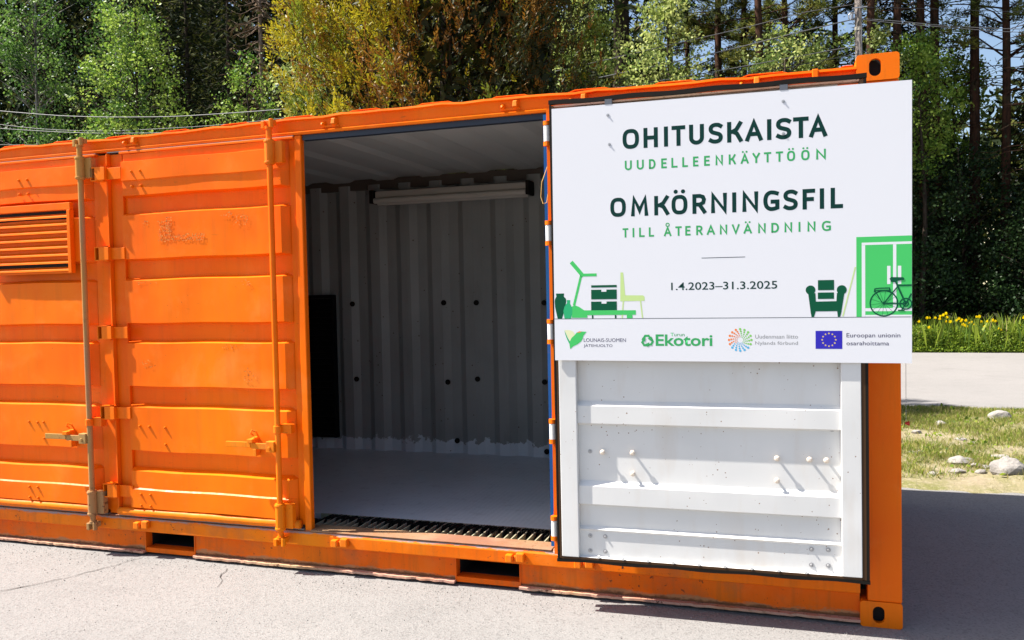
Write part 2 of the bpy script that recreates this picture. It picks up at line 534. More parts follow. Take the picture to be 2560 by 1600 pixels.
# top rail: bowed box with lower lip
mb = MB(); xs = [-5.88 + i * (5.702 / 48) for i in range(49)]
prof_n = 8
for i, x in enumerate(xs):
    t = rail_top(x) + .003 * math.sin(x * 31) + .002 * math.sin(x * 13.3)
    pr = [(.004, 2.4665), (.002, 2.480), (.022, 2.490), (.020, t - .016), (-.001, t - .011), (.001, t), (.06, t), (.06, 2.4665)]
    mb.v += [(x, y, z) for y, z in pr]
for i in range(len(xs) - 1):
    for k in range(prof_n):
        mb.f.append((i * prof_n + k, i * prof_n + (k + 1) % prof_n, (i + 1) * prof_n + (k + 1) % prof_n, (i + 1) * prof_n + k)); mb.m.append(0)
mb.f += [tuple(range(prof_n)), tuple(range((len(xs) - 1) * prof_n, len(xs) * prof_n))]; mb.m += [0, 0]
part('top_rail', mb, 'orange', con)

# corrugated roof, its edge shows as a row of low humps above the rail
def corrug(period, depth, x0, x1, flat=.36):
    out = []; x = x0
    while x < x1:
        for t, h in ((0, 0), (flat * period, 0), (.5 * period, 1), ((.5 + flat) * period, 1)):
            if x + t <= x1: out.append((x + t, h * depth))
        x += period
    out.append((x1, out[-1][1]))
    return out
def extrude_profile(pr, axis, a0, a1, base, thick, mi=0):
    """pr: (s,h); axis 'XY' -> s on X, runs along Y, h on Z; 'XZ' -> s on X, runs along Z, h on Y"""
    m = MB(); n = len(pr)
    for off in (0, thick):
        for a in (a0, a1):
            for s, h_ in pr:
                if axis == 'XY': m.v.append((s, a, base(s) + h_ + off))
                elif axis == 'XZ': m.v.append((s, base(s) + h_ + off, a))
                else: m.v.append((base(s) + h_ + off, s, a))
    for o in (0, 2 * n):
        for i in range(n - 1):
            m.f.append((o + i, o + i + 1, o + n + i + 1, o + n + i)); m.m.append(mi)
    for i in range(n - 1):
        m.f.append((i, i + 1, 2 * n + i + 1, 2 * n + i)); m.m.append(mi)
        m.f.append((n + i, n + i + 1, 3 * n + i + 1, 3 * n + i)); m.m.append(mi)
    return m
rf = corrug(.418, .02, -5.87, -.19)
part('roof', extrude_profile(rf, 'XY', .022, 2.40, lambda s: rail_top(s) - .010, .004), 'orange', con)
part('ceiling', extrude_profile(rf, 'XY', .064, 2.38, lambda s: rail_top(s) - .020, .004), flat_mat('pale_ceiling_paint', (.48, .49, .47), .55), con)

# walls: outer skins orange, inner skins grey
bw = corrug(.283, -.036, -5.98, -.06, .30)
part('back_wall', extrude_profile(bw, 'XZ', .16, 2.50, lambda s: 2.352, .003), 'inner', con)
part('rear_panel', extrude_profile(corrug(.283, -.034, -5.9, -.17, .30), 'XZ', .16, 2.53, lambda s: 2.414, .003), 'orange', con)
for x in (-6.03, -.045):
    part('end_wall', extrude_profile(corrug(.25, .03, .10, 2.34, .3), 'YZ', .12, 2.52, lambda s: x, .003), 'inner' , con)
for x in (-6.056, -.012):
    part('end_panel', MB().box(x, x + .010, .12, 2.30, .12, 2.5), 'orange', con)
part('floor', MB().box(-6.0, -.05, .356, 2.35, .20, .235), 'floor', con)
part('rear_rail', MB().box(-5.88, -.178, 2.325, 2.438, 2.46, 2.548).box(-5.88, -.178, 2.36, 2.438, .03, .15), [flat_mat('dull_brown_rail', (.085, .065, .050), .7)], con)
part('end_rail', MB().box(-.205, -.002, .165, 2.27, 2.46, 2.535), 'orange', con)
part('end_rail', MB().box(-.11, -.002, .165, 2.27, .02, .16), 'orange', con)
part('end_rail', MB().box(-6.056, -5.86, .165, 2.27, 2.46, 2.535), 'orange', con)
part('end_rail', MB().box(-6.056, -5.95, .165, 2.27, .02, .16), 'orange', con)

# corner castings with oval holes
def oval(cx, cy, w, h, n=10):
    pts = []; r = w / 2; s = h / 2 - r
    for i in range(n + 1):
        a = math.pi * i / n; pts.append((cx + r * math.cos(a), cy + s + r * math.sin(a)))
    for i in range(n + 1):
        a = math.pi + math.pi * i / n; pts.append((cx + r * math.cos(a), cy - s + r * math.sin(a)))
    return pts
def rrect(x0, x1, y0, y1, r, n=4):
    pts = []
    for cx, cy, a0 in ((x1 - r, y1 - r, 0), (x0 + r, y1 - r, 90), (x0 + r, y0 + r, 180), (x1 - r, y0 + r, 270)):
        for i in range(n + 1):
            a = R(a0 + 90 * i / n); pts.append((cx + r * math.cos(a), cy + r * math.sin(a)))
    return pts
def casting(flipx):
    m = MB(); s = -1 if flipx else 1
    hx = .100
    m.prism([rrect(0, .178, 0, .118, .014), oval(hx, .058, .050, .078)[::-1]], .022, lambda u, v, d: (-u * s, d, v))
    m.prism([rrect(0, .178, 0, .118, .014)], .016, lambda u, v, d: (-u * s, .146 + d, v))
    m.box(min(-.024 * s, -.164 * s), max(-.024 * s, -.164 * s), .045, .145, .016, .100, 1)  # black block paints the dark seen through the holes
    m.prism([rrect(.023, .145, .012, .106, .004), oval(.081, .058, .052, .07)[::-1]], .02, lambda u, v, d: (-d * s, u, v))
    m.prism([rrect(.023, .145, .012, .106, .004)], .012, lambda u, v, d: (-(.166 + d) * s, u, v))
    m.prism([rrect(.004, .174, .023, .145, .006), oval(.085, .082, .060, .1)[::-1]], .016, lambda u, v, d: (-u * s, v, .1015 + d))
    m.prism([rrect(.004, .174, .023, .145, .006)], .014, lambda u, v, d: (-u * s, v, .0005 + d))
    return m
c0 = part('corner_casting', casting(False), ['orange_worn', 'black'], con, (0, 0, 0), bev=.003)
c1 = part('corner_casting', casting(True), ['orange_worn', 'black'], con, (-6.058, 0, 0), bev=.003)
repeat(c0, con, (0, 0, 2.473)); repeat(c1, con, (-6.058, 0, 2.473))
for z in (0, 2.473):
    repeat(c0, con, (-.178 - 5.88, 2.438, z), (0, 0, math.pi)); repeat(c0, con, (0, 2.276, z))
# corner posts and the centre post
part('corner_post', MB().box(-.146, -.001, .004, .14, .118, 2.473), 'orange', con, bev=.006)
part('corner_post', MB().box(-6.057, -5.90, .004, .14, .118, 2.473), 'orange', con, bev=.006)
part('corner_post', MB().box(-.16, -.001, 2.3, 2.437, .118, 2.473), 'orange', con, bev=.006)
part('corner_post', MB().box(-6.057, -5.9, 2.3, 2.437, .118, 2.473), 'orange', con, bev=.006)
part('door_jamb', MB().box(-3.098, -3.056, .008, .046, .231, 2.464), 'orange', con, bev=.005)
part('door_seal', MB().box(-3.05, -1.62, .02, .06, 2.436, 2.4655), 'dark_blue', con)

# bottom: sill, base rail with flange, fork pockets
m = MB(); pr = [(.0, .150), (-.012, .156), (-.014, .215), (-.006, .232), (.02, .238), (.115, .238), (.115, .150)]
for x in (-5.88, -.178):
    m.v += [(x, y, z) for y, z in pr]
n = len(pr)
m.f = [(i, (i + 1) % n, n + (i + 1) % n, n + i) for i in range(n)] + [tuple(range(n)), tuple(range(n, 2 * n))]; m.m = [0] * (n + 2)
part('bottom_sill', m, 'sill_paint', con, bev=.002)
part('threshold', MB().box(-3.055, -1.64, -.011, .118, .236, .2425), 'sill_worn', con, bev=.003)
for x0, x1 in ((-5.88, -4.236), (-3.872, -2.186), (-1.822, -.178)):
    br = part('base_rail', MB().box(x0, x1, .028, .05, .028, .150), 'base_paint', con)
    # flange with an uneven battered lip
    fl = MB(); k = 60; rg = random.Random(int(x0 * 100))
    vs = []
    for i in range(k + 1):
        x = x0 + (x1 - x0) * i / k
        dy = .004 * rg.random() + .006 * (rg.random() < .07); dz = .0025 * rg.uniform(-1, 1)
        vs += [(x, -.006 + dy, .016 + dz), (x, -.006 + dy, .028 + dz), (x, .05, .0285), (x, .05, .016)]
    fs = []
    for i in range(k):
        for j in range(4):
            fs.append((i * 4 + j, i * 4 + (j + 1) % 4, (i + 1) * 4 + (j + 1) % 4, (i + 1) * 4 + j))
    fs += [(0, 1, 2, 3), (k * 4, k * 4 + 1, k * 4 + 2, k * 4 + 3)]
    fl.add(vs, fs)
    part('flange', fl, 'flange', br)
for xc in (-4.054, -2.004):
    a, b = xc - .181, xc + .181
    m = MB()
    m.box(a - .003, a + .003, .022, 2.40, .024, .1495)
    m.box(b - .003, b + .003, .022, 2.40, .024, .1495)
    m.box(a + .004, b - .004, .034, 2.40, .143, .1495)
    m.box(a + .004, b - .004, .024, 2.40, .018, .046)
    part('fork_pocket', m, 'orange_base', con)
    part('pocket_shade', MB().box(a + .0035, a + .005, .075, 2.3, .047, .142).box(b - .005, b - .0035, .075, 2.3, .047, .142).box(a + .005, b - .005, .075, 2.3, .1385, .1425).box(a + .005, b - .005, .10, 2.3, .0465, .0485).box(a + .005, b - .005, 2.3, 2.31, .047, .142), 'black', con)  # black plates paint the shade inside the tunnel
part('underframe', MB().box(-5.9, -4.24, .06, 2.36, .03, .198).box(-3.868, -2.19, .06, 2.36, .03, .198).box(-1.818, -.17, .06, 2.36, .03, .198)
     .box(-4.236, -3.872, .06, 2.36, .151, .198).box(-2.186, -1.822, .06, 2.36, .151, .198), 'black', con)

# open grating behind the threshold
part('grate_tray', MB().box(-5.9, -.15, .119, .355, .199, .204), 'black', con)
bar0 = None
x = -3.10
while x < -1.62:
    if bar0 is None:
        bar0 = part('grate_bar', MB().box(-.0035, .0035, -.112, .112, -.026, 0), 'grate', con, (x, .237, .2405))
    else:
        repeat(bar0, con, (x + random.uniform(-.004, .004), .237, .2405 - random.uniform(0, .003)), (0, 0, random.uniform(-.03, .03)))
    x += .046
part('grate_edge', MB().box(-3.2, -1.64, .1185, .1245, .206, .2395).box(-3.2, -1.64, .346, .3555, .206, .2385), 'grate', con)

# ragged black clumps added as shade over the back half of the grating
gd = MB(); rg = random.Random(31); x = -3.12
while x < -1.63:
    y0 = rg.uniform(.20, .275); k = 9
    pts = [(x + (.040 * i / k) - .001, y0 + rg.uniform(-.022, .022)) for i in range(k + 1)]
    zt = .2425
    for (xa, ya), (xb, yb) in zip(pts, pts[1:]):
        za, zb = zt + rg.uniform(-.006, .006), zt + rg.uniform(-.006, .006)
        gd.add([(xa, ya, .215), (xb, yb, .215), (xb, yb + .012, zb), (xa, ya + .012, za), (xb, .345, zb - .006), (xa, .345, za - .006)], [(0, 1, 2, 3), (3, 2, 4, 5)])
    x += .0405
gdo = part('grate_shade', gd, flat_mat('black_grate_shade', (.012, .011, .010), .95, spec=.1), con)
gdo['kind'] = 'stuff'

# keepers along the rails
def keeper(bottom=False):
    m = MB(); s = -1 if bottom else 1
    for x0, x1, h in ((-.052, -.030, .030), (.012, .046, .048)):
        vs = [(x0, 0, 0), (x1, 0, 0), (x1, 0, h * s), (x0, 0, h * s), (x0 + .004, -.034, .006 * s), (x1 - .006, -.034, .006 * s), (x1 - .008, -.028, (h - .012) * s), (x0 + .006, -.028, (h - .012) * s)]
        m.add(vs, [(0, 1, 2, 3), (4, 5, 6, 7), (0, 1, 5, 4), (1, 2, 6, 5), (2, 3, 7, 6), (3, 0, 4, 7)])
    m.box(-.056, .052, -.008, 0, -.006 * s if s > 0 else 0, .006 if s > 0 else .006)
    return m
k0 = part('cam_keeper', keeper(), 'orange_worn', con, (-4.231, .0205, 2.500), bev=.003)
for x in (-2.868, -1.818, -1.461, -.635):
    repeat(k0, con, (x, .0205, 2.500))
kb = part('cam_keeper', MB().box(-.05, -.012, -.034, 0, -.03, .012).box(.006, .05, -.03, 0, -.026, .022).box(-.012, .006, -.016, 0, -.02, .004), 'orange_worn', con, (-4.212, -.015, .205), bev=.006)
for x in (-5.75, -2.854, -1.83, -1.465):
    repeat(kb, con, (x, -.015, .197))
part('rail_bracket', MB().box(-.365, -.338, -.02, .0195, 2.50, 2.545).box(-.37, -.345, -.035, .0195, 2.49, 2.50), 'orange_worn', con, bev=.004)

# ---------------------------------------------------------------- door leaves
YF, YR = -.013, .041          # raised and recessed faces of the outside
PROF = [(2.446, .006), (2.402, .006), (2.397, YF), (2.285, YF), (2.279, YF + .008), (2.194, YF + .008), (2.184, YR), (2.092, YR), (2.074, YF),
        (1.812, YF), (1.800, YR), (1.698, YR), (1.680, YF), (1.425, YF), (1.413, YR), (1.318, YR), (1.300, YF),
        (1.043, YF), (1.031, YR), (.930, YR), (.912, YF), (.650, YF), (.638, YR), (.540, YR), (.522, YF), (.420, YF), (.412, YF - .009),
        (.300, YF - .009), (.293, .012), (.262, .012)]
def corrugated(x0, x1, prof, yrec, base=0., sgn=1, dents=True, seed=0, endl=.022, endr=.04, amp=1.):
    m = MB(); rg = random.Random(seed)
    cols = [(x0, 0), (x0 + endl, 1)] + [(x0 + endl + (x1 - x0 - endl - endr) * i / 14, 1) for i in range(1, 14)] + [(x1 - endr, 1), (x1, 0)]
    ph = [rg.uniform(0, 6.28) for _ in range(4)]
    for cx, f in cols:
        for z, y in prof:
            yy = y if f else max(y, yrec - .004) if sgn > 0 else y
            w = amp * .0018 * math.sin(cx * 5.1 + ph[0] + z * 3) + amp * .0012 * math.sin(cx * 11.3 + ph[1] - z * 7)
            zz = z + (.0022 * math.sin(cx * 9 + ph[2] + z) if dents else 0)
            m.v.append((cx, base + yy + (w if f and dents else 0), zz))
    n = len(prof)
    for i in range(len(cols) - 1):
        for k in range(n - 1):
            m.f.append((i * n + k, (i + 1) * n + k, (i + 1) * n + k + 1, i * n + k + 1)); m.m.append(0)
    return m

def hinge_mesh():
    m = MB()
    # bracket with a slot, its inner dark painted by a black plate, a rolled plate and a strap on to the next leaf
    m.box(-.034, -.027, -.046, .012, -.040, .044)
    m.box(-.0265, .060, -.046, .012, .0375, .044)
    m.box(-.0265, .060, -.046, .012, -.040, -.0335)
    m.box(-.0265, .006, -.016, -.012, -.033, .037, 1)
    m.box(.004, .078, -.052, -.0465, -.036, .040)
    m.cyl((.040, -.026, -.046), (.040, -.026, .050), .012, n=12)
    m.box(.072, .0775, -.0465, -.020, -.036, .038)
    m.box(.078, .178, -.028, -.022, -.034, .036)
    return m
def bolt_mesh():
    m = MB()
    m.cyl((0, .004, 0), (0, -.0045, 0), .0085, n=8)
    m.cyl((0, -.0045, 0), (0, -.0095, 0), .0065, .004, n=8)
    return m
HZ = (2.327, 1.846, 1.366, .876, .397)

def rod(door, x, mat):
    y = -.062
    m = MB()
    m.cyl((x, y, .205), (x, y, 2.50), .0165, n=16)
    m.cyl((x, y, 2.497), (x, y, 2.512), .022, n=16)
    m.cyl((x, y, .196), (x, y, .212), .022, n=16)
    lr = part('lock_rod', m, mat, door, smooth=False)
    for z0, z1, cz in ((2.300, 2.440, 2.525), (.245, .400, .180)):
        b = MB()
        b.cyl((x, y, z0), (x, y, z1), .027, n=16)
        b.box(x + .004, x + .072, y + .012, -.011, z0 + .01, z1 - .008)
        for zz in (z0 + .012, z1 - .012): b.cyl((x - .001, y, zz - .006), (x - .001, y, zz + .006), .030, n=16)
        part('rod_bracket', b, 'orange_worn' if mat == 'orange' else mat, door, bev=.003)
        c = MB()      # cam that grips the keeper
        c.box(x - .036, x + .030, y + .006, y + .034, cz - .006, cz + .024)
        c.box(x - .042, x - .020, y - .014, y + .036, cz - .026, cz + .018)
        c.cyl((x + .022, y - .008, cz - .022), (x + .022, y - .008, cz + .026), .014, n=10)
        part('cam', c, 'orange_worn' if mat == 'orange' else mat, door, bev=.004)
    g = MB()
    g.cyl((x, y, .80), (x, y, .84), .024, n=16); g.box(x + .01, x + .082, y + .008, -.011, .795, .845)
    part('rod_bracket', g, 'orange', door, bev=.002)
    hd = MB()
    hd.box(x - .335, x - .17, y - .022, y - .014, .712, .745)
    hd.box(x - .17, x - .055, y - .020, y - .012, .705, .740)
    hd.box(x - .065, x - .012, y - .026, y + .012, .690, .752)
    hd.cyl((x - .042, y - .034, .715), (x - .042, y + .01, .715), .010, n=10)
    part('handle', hd, mat if mat != 'orange' else 'orange_worn', door, bev=.003)
    ct = MB()
    ct.box(x - .185, x - .158, -.050, -.011, .70, .765); ct.box(x - .185, x - .150, -.095, -.050, .742, .762)
    ct.tube([(x - .170, -.05, .775), (x - .178, -.066, .792), (x - .165, -.072, .81), (x - .15, -.055, .80), (x - .148, -.03, .76)], .006, 6)
    ct.box(x - .17, x - .150, -.060, -.020, .66, .70)
    part('handle_catch', ct, 'orange_worn', door, bev=.003)

def outer_door(x0, x1, xr, mat_rod, label, seed, bolts):
    d = part('door', MB().box(x0, x0 + .006, -.006, .045, .245, 2.455).box(x0 + .0065, x0 + .094, .022, .045, .245, 2.452).box(x1 - .042, x1, .024, .045, .262, 2.452)
             .box(x0 + .0945, x1 - .043, .0425, .05, .262, 2.45), 'orange', con, label=label, bev=.003)
    part('panel', corrugated(x0 + .0945, x1 - .043, PROF, YR, seed=seed), 'orange', d)
    part('header', MB().box(x0 + .0945, x1, -.003, .03, 2.4465, 2.4595), 'orange', d, bev=.002)
    part('seal', MB().box(x0, x1, .004, .03, 2.460, 2.4645), 'grey_seal', d)
    part('seal', MB().box(x0, x1, .0, .03, .2385, .2445), 'grey_seal', d)
    t = MB()
    rg = random.Random(seed)
    t.tube([(x0 + .012 + (x1 - x0 - .03) * i / 16, -.006 + rg.uniform(-.0015, .0015), .270 + rg.uniform(-.0015, .0015)) for i in range(17)], .0245, 14)
    part('bottom_tube', t, 'orange_worn', d, smooth=True)
    rod(d, xr, mat_rod)
    b0 = None
    for bx, bz in bolts:
        by = YF if bz > .42 else YF - .009
        if b0 is None: b0 = part('bolt', bolt_mesh(), 'orange_worn', d, (bx, by, bz))
        else: repeat(b0, d, (bx, by, bz))
    return d
b2 = [(-4.235 + .018, .800), (-4.165 + .018, .798), (-4.03, .796), (-4.03, .694), (-4.235 + .018, .386), (-4.165 + .018, .386), (-4.235 + .018, .318), (-4.165 + .018, .318),
      (-4.215, 2.335), (-4.150, 2.335), (-4.215, 2.245), (-4.150, 2.245)]
door2 = outer_door(-4.408, -3.100, -3.212, 'orange', 'closed orange door leaf with a bright orange lock rod beside the doorway', 3, b2)
h0 = None
for z in HZ:
    if h0 is None: h0 = part('hinge', hinge_mesh(), ['orange', 'black'], door2, (-4.455, -.004, z), bev=.0015)
    else: repeat(h0, door2, (-4.455, .006, z))
b1 = [(-5.02 + .07 * 0, .800), (-5.09, .802), (-4.97, .803), (-4.97, .70), (-5.1, .386), (-5.03, .386), (-5.1, .318), (-5.03, .318), (-5.03, 2.335), (-5.1, 2.335), (-5.03, 2.245), (-5.1, 2.245)]
door1 = outer_door(-5.86, -4.496, -4.552, 'rusty_rod', 'closed orange door leaf with a slatted vent and a tarnished lock rod', 8, b1)
part('hinge_stile', MB().box(-4.495, -4.415, .020, .05, .245, 2.452).box(-4.4145, -4.4085, -.002, .05, .245, 2.451), 'orange', con, bev=.002)

# louvred vent on the left leaf
vf = MB()
vf.box(-5.36, -4.667, -.040, -.011, 2.128, 2.172)
vf.box(-5.36, -5.335, -.046, -.011, 1.745, 2.1275); vf.box(-4.690, -4.665, -.046, -.011, 1.738, 2.1275)
vf.box(-5.334, -4.691, -.030, -.011, 1.738, 1.752)
part('vent_frame', vf, 'orange', door1, bev=.003)
part('vent_backing', MB().box(-5.334, -4.691, -.0095, .0, 1.752, 2.127), 'black', door1)  # black sheet paints the dark of the gaps between slats
def slat_mesh():
    m = MB(); a, b = -5.334, -4.691
    pr = [(-.0125, .016), (-.040, -.001), (-.042, -.011), (-.036, -.012), (-.034, -.004), (-.0115, .011)]
    m.v = [(x, y, z) for x in (a, b) for y, z in pr]; n = len(pr)
    m.f = [(i, (i + 1) % n, n + (i + 1) % n, n + i) for i in range(n)] + [tuple(range(n)), tuple(range(n, 2 * n))]; m.m = [0] * len(m.f)
    return m
s0 = part('slat', slat_mesh(), 'orange', door1, (0, 0, 2.092))
for i in range(1, 8):
    repeat(s0, door1, (0, 0, 2.092 - i * .0470))

# peeling paint on the middle leaf: many little raised curls
def peel(clusters, seed):
    rg = random.Random(seed); m = MB()
    for x0, x1, z0, z1, n in clusters:
        for _ in range(n):
            cx, cz = rg.uniform(x0, x1), rg.uniform(z0, z1)
            r = rg.uniform(.0015, .005); k = rg.randint(4, 6); a0 = rg.uniform(0, 6)
            c = [(cx + r * rg.uniform(.5, 1.3) * math.cos(a0 + 6.283 * i / k), YF - .003 - rg.uniform(.0, .0012), cz + r * rg.uniform(.5, 1.2) * math.sin(a0 + 6.283 * i / k)) for i in range(k)]
            mid = (cx, YF - .0034, cz)
            m.add([mid] + c, [(0, 1 + i, 1 + (i + 1) % k) for i in range(k)], 0 if rg.random() < .75 else 1)
    return m
pk = part('peeling_paint', peel([(-4.03, -3.94, 1.94, 2.03, 130), (-4.03, -3.70, 1.905, 1.945, 260), (-3.97, -3.93, 1.96, 2.05, 60), (-3.50, -3.40, 1.98, 2.04, 50), (-3.58, -3.50, 2.03, 2.06, 16),
                               (-4.14, -4.10, 2.00, 2.04, 10), (-4.2, -4.05, 1.655, 1.675, 26), (-3.46, -3.38, 1.63, 1.67, 16), (-4.18, -4.10, 1.14, 1.20, 18), (-3.46, -3.37, 1.08, 1.16, 40), (-3.6, -3.4, 1.27, 1.295, 30)], 4),
          [flat_mat('old_paint_layer', (.66, .20, .012), .6), flat_mat('old_paint_edge', (.50, .12, .012), .7)], door2)
pk['kind'] = 'stuff'

# right-hand leaves: the hinged one still closed, the other folded flat on top of it, its white inside outwards
d4 = part('door', MB().box(-1.612, -.150, .012, .055, .245, 2.455).box(-1.612, -1.52, -.012, .012, .245, 2.45).box(-.24, -.150, -.012, .012, .245, 2.45), 'orange', con,
          label='orange door leaf hidden behind the folded white one', bev=.003)
part('edge_seal', MB().box(-1.640, -1.6125, -.014, .03, .262, 2.45), 'blue_paint', d4)
part('panel', corrugated(-1.519, -.2405, PROF, YR, seed=12, base=.0), 'orange', d4)
YD = -.150
d3 = part('door', MB().box(-1.572, -1.552, -.095, -.055, .262, 2.455).box(-1.551, -.168, -.095, -.085, .262, 2.455).box(-.200, -.168, -.0845, -.045, .262, 2.455), 'orange', con,
          label='open door leaf folded back, showing its white rust-specked inside')
part('stile', MB().box(-1.540, -1.455, YD, -.096, .272, 2.421), 'white_door', d3, bev=.003)
part('stile', MB().box(-.265, -.182, YD, -.096, .272, 2.421), 'white_door', d3, bev=.003)
IN = [(2.448, -.112), (2.198, -.112), (2.182, YD + .014), (2.096, YD + .014), (2.088, -.112), (1.806, -.112), (1.790, YD + .014), (1.700, YD + .014), (1.692, -.112), (1.42, -.112),
      (1.404, YD + .014), (1.320, YD + .014), (1.312, -.112), (1.030, -.112), (1.008, YD + .014), (.924, YD + .014), (.914, -.112), (.642, -.112), (.619, YD + .014), (.532, YD + .014), (.523, -.112),
      (.420, -.112), (.408, -.132), (.398, -.124), (.278, -.124), (.272, -.142)]
part('inside_panel', corrugated(-1.4545, -.2655, IN, -.112, seed=21, sgn=0, endl=.03, endr=.004, amp=.3, dents=False), 'white_door', d3)
g = MB()
gz0, gz1, gx0, gx1 = .240, 2.476, -1.566, -.150
for (a, b, c, d_) in ((gx0, gx1, gz1 - .020, gz1), (gx0, gx1, gz0 + .006, gz0 + .020)):
    k = 40
    for i in range(k):
        xa, xb = a + (b - a) * i / k, a + (b - a) * (i + 1) / k
        za, zb = .0025 * math.sin(xa * 17 + c), .0025 * math.sin(xb * 17 + c)
        g.add([(xa, -.1485, c + za), (xb, -.1485, c + zb), (xb, -.1485, d_ + zb), (xa, -.1485, d_ + za), (xa, -.126, c + za), (xb, -.126, c + zb), (xb, -.126, d_ + zb), (xa, -.126, d_ + za)],
              [(0, 1, 2, 3), (4, 7, 6, 5), (0, 4, 5, 1), (3, 2, 6, 7)])
g.box(gx0 + .003, gx0 + .012, -.1480, -.097, gz0 + .0205, gz1 - .0225); g.box(gx1 - .013, gx1 - .002, -.1480, -.10, gz0 + .0205, gz1 - .0225)
part('gasket', g, 'black_rubber', d3)
part('gasket_lip', MB().box(-1.552, -1.542, -.1475, -.097, .262, 2.450).box(-.180, -.164, -.1475, -.097, .262, 2.450).box(-1.541, -.181, -.1475, -.097, .2605, .2712), 'brown_rubber', d3)
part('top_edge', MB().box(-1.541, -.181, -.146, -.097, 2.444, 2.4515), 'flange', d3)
r0 = None
def pin_mesh():
    m = MB(); m.cyl((0, 0, 0), (0, -.020, 0), .006, n=10)
    m.cyl((0, -.018, 0), (0, -.024, 0), .013, .0125, n=12); m.cyl((0, -.024, 0), (0, -.029, 0), .0125, .005, n=12)
    return m
for x, z in ((-1.327, .785), (-1.183, .787), (-1.183, .687), (-.528, .785), (-.529, .684), (-.389, .785), (-.318, .784)):
    x -= .008
    if r0 is None: r0 = part('bolt', pin_mesh(), flat_mat('cream_bolt_paint', (.68, .58, .48), .45), d3, (x, -.112, z))
    else: repeat(r0, d3, (x, -.112, z))
r1 = None
for x, z in ((-1.404, .375), (-1.330, .375), (-1.405, .302), (-1.331, .302), (-.392, .379), (-.321, .381), (-.393, .308), (-.322, .310), (-1.40, .784), (-.30, .92)):
    if r1 is None:
        r1 = part('rivet', MB().cyl((0, .004, 0), (0, -.002, 0), .0105, n=14).cyl((0, -.002, 0), (0, -.007, 0), .0055, .0035, n=10), 'steel', d3, (x, -.124, z))
    else: repeat(r1, d3, (x, -.124 if z < .5 else -.112, z))
w0 = None
for i in range(9):
    x = -1.36 + i * .118
    if w0 is None: w0 = part('drain_stud', MB().cyl((0, .004, 0), (0, -.008, .0), .007, n=8), 'white_door', d3, (x, -.142, .279))
    else: repeat(w0, d3, (x, -.142, .279))
part('edge_strip', MB().box(-1.592, -1.5725, -.094, -.060, .262, 2.452), 'orange', d3)
hb = MB()
hb.cyl((0, 0, -.038), (0, 0, .038), .017, n=14)
h3 = None
for z in HZ:
    c = (-1.584, -.112, z)
    if h3 is None: h3 = part('hinge', hb, 'white_door', d3, c)
    else: repeat(h3, d3, c)
d3.rotation_euler = (0, 0, .025)
kn = None
for z in HZ:
    for dz in (-.05, .05):
        m = MB().cyl((0, 0, -.010), (0, 0, .010), .019, n=14).box(-.006, .02, .0, .05, -.009, .009)
        if kn is None: kn = part('hinge_knuckle', m, 'orange', d3, (-1.584, -.112, z + dz))
        else: repeat(kn, d3, (-1.584, -.112, z + dz))

# inside fittings that belong to the wall
s1 = None
for x, z in ((-4.042, 1.492), (-3.193, 1.489), (-2.905, 1.485), (-2.328, 1.475), (-4.021, .845), (-3.172, .831), (-2.908, .859), (-2.337, .843), (-3.1, .345), (-2.33, .285)):
    if s1 is None: s1 = part('wall_stud', MB().cyl((0, 0, 0), (0, -.012, 0), .022, n=12).cyl((0, -.012, 0), (0, -.03, 0), .010, n=8), 'black_rubber', con, (x, 2.318, z))
    else: repeat(s1, con, (x, 2.318, z))

# things that rest on or hang in the container
lamp = thing('tube_lamp', 'unlit twin-tube strip lamp fixed high on the back wall inside the container', 'lamp', (-3.09, 2.22, 2.30))
lamp_col = flat_mat('grimy_lamp_beige', (.44, .41, .36), .5)
lm = MB(); lm.box(-3.745, -2.425, 2.205, 2.29, 2.372, 2.425)
part('housing', lm, lamp_col, lamp, bev=.006)
part('bracket', MB().box(-3.785, -3.746, 2.175, 2.318, 2.325, 2.435), M['black_rubber'], lamp, bev=.006)
part('bracket', MB().box(-2.424, -2.392, 2.175, 2.318, 2.325, 2.435), M['black_rubber'], lamp, bev=.006)
tube_col = flat_mat('old_tube_glass', (.55, .52, .46), .25)
for yy, zz in ((2.195, 2.345), (2.262, 2.335)):
    part('tube', MB().cyl((-3.745, yy, zz), (-2.425, yy, zz), .024, n=14), tube_col, lamp, smooth=False)
pan = thing('louvre_panel', 'tall black slatted panel standing against the back wall inside the doorway', 'panel', (-4.5, 2.29, .235))
part('frame', MB().box(-4.86, -4.83, 2.255, 2.312, .34, 1.575).box(-4.222, -4.20, 2.255, 2.312, .34, 1.575).box(-4.829, -4.223, 2.262, 2.312, 1.545, 1.575).box(-4.829, -4.223, 2.262, 2.312, .34, .365)
     .box(-4.829, -4.223, 2.295, 2.312, .366, 1.544), 'black_plastic', pan)
sl = None
for i in range(23):
    z = .385 + i * .0505
    if sl is None:
        mm = MB(); mm.v = [(x, y, zz) for x in (-4.828, -4.224) for y, zz in ((2.262, -.016), (2.268, -.018), (2.292, .014), (2.286, .018))]
        mm.f = [(0, 1, 5, 4), (1, 2, 6, 5), (2, 3, 7, 6), (3, 0, 4, 7), (0, 1, 2, 3), (4, 5, 6, 7)]; mm.m = [0] * 6
        sl = part('slat', mm, 'black_plastic', pan, (0, 0, z))
    else: repeat(sl, pan, (0, 0, z))

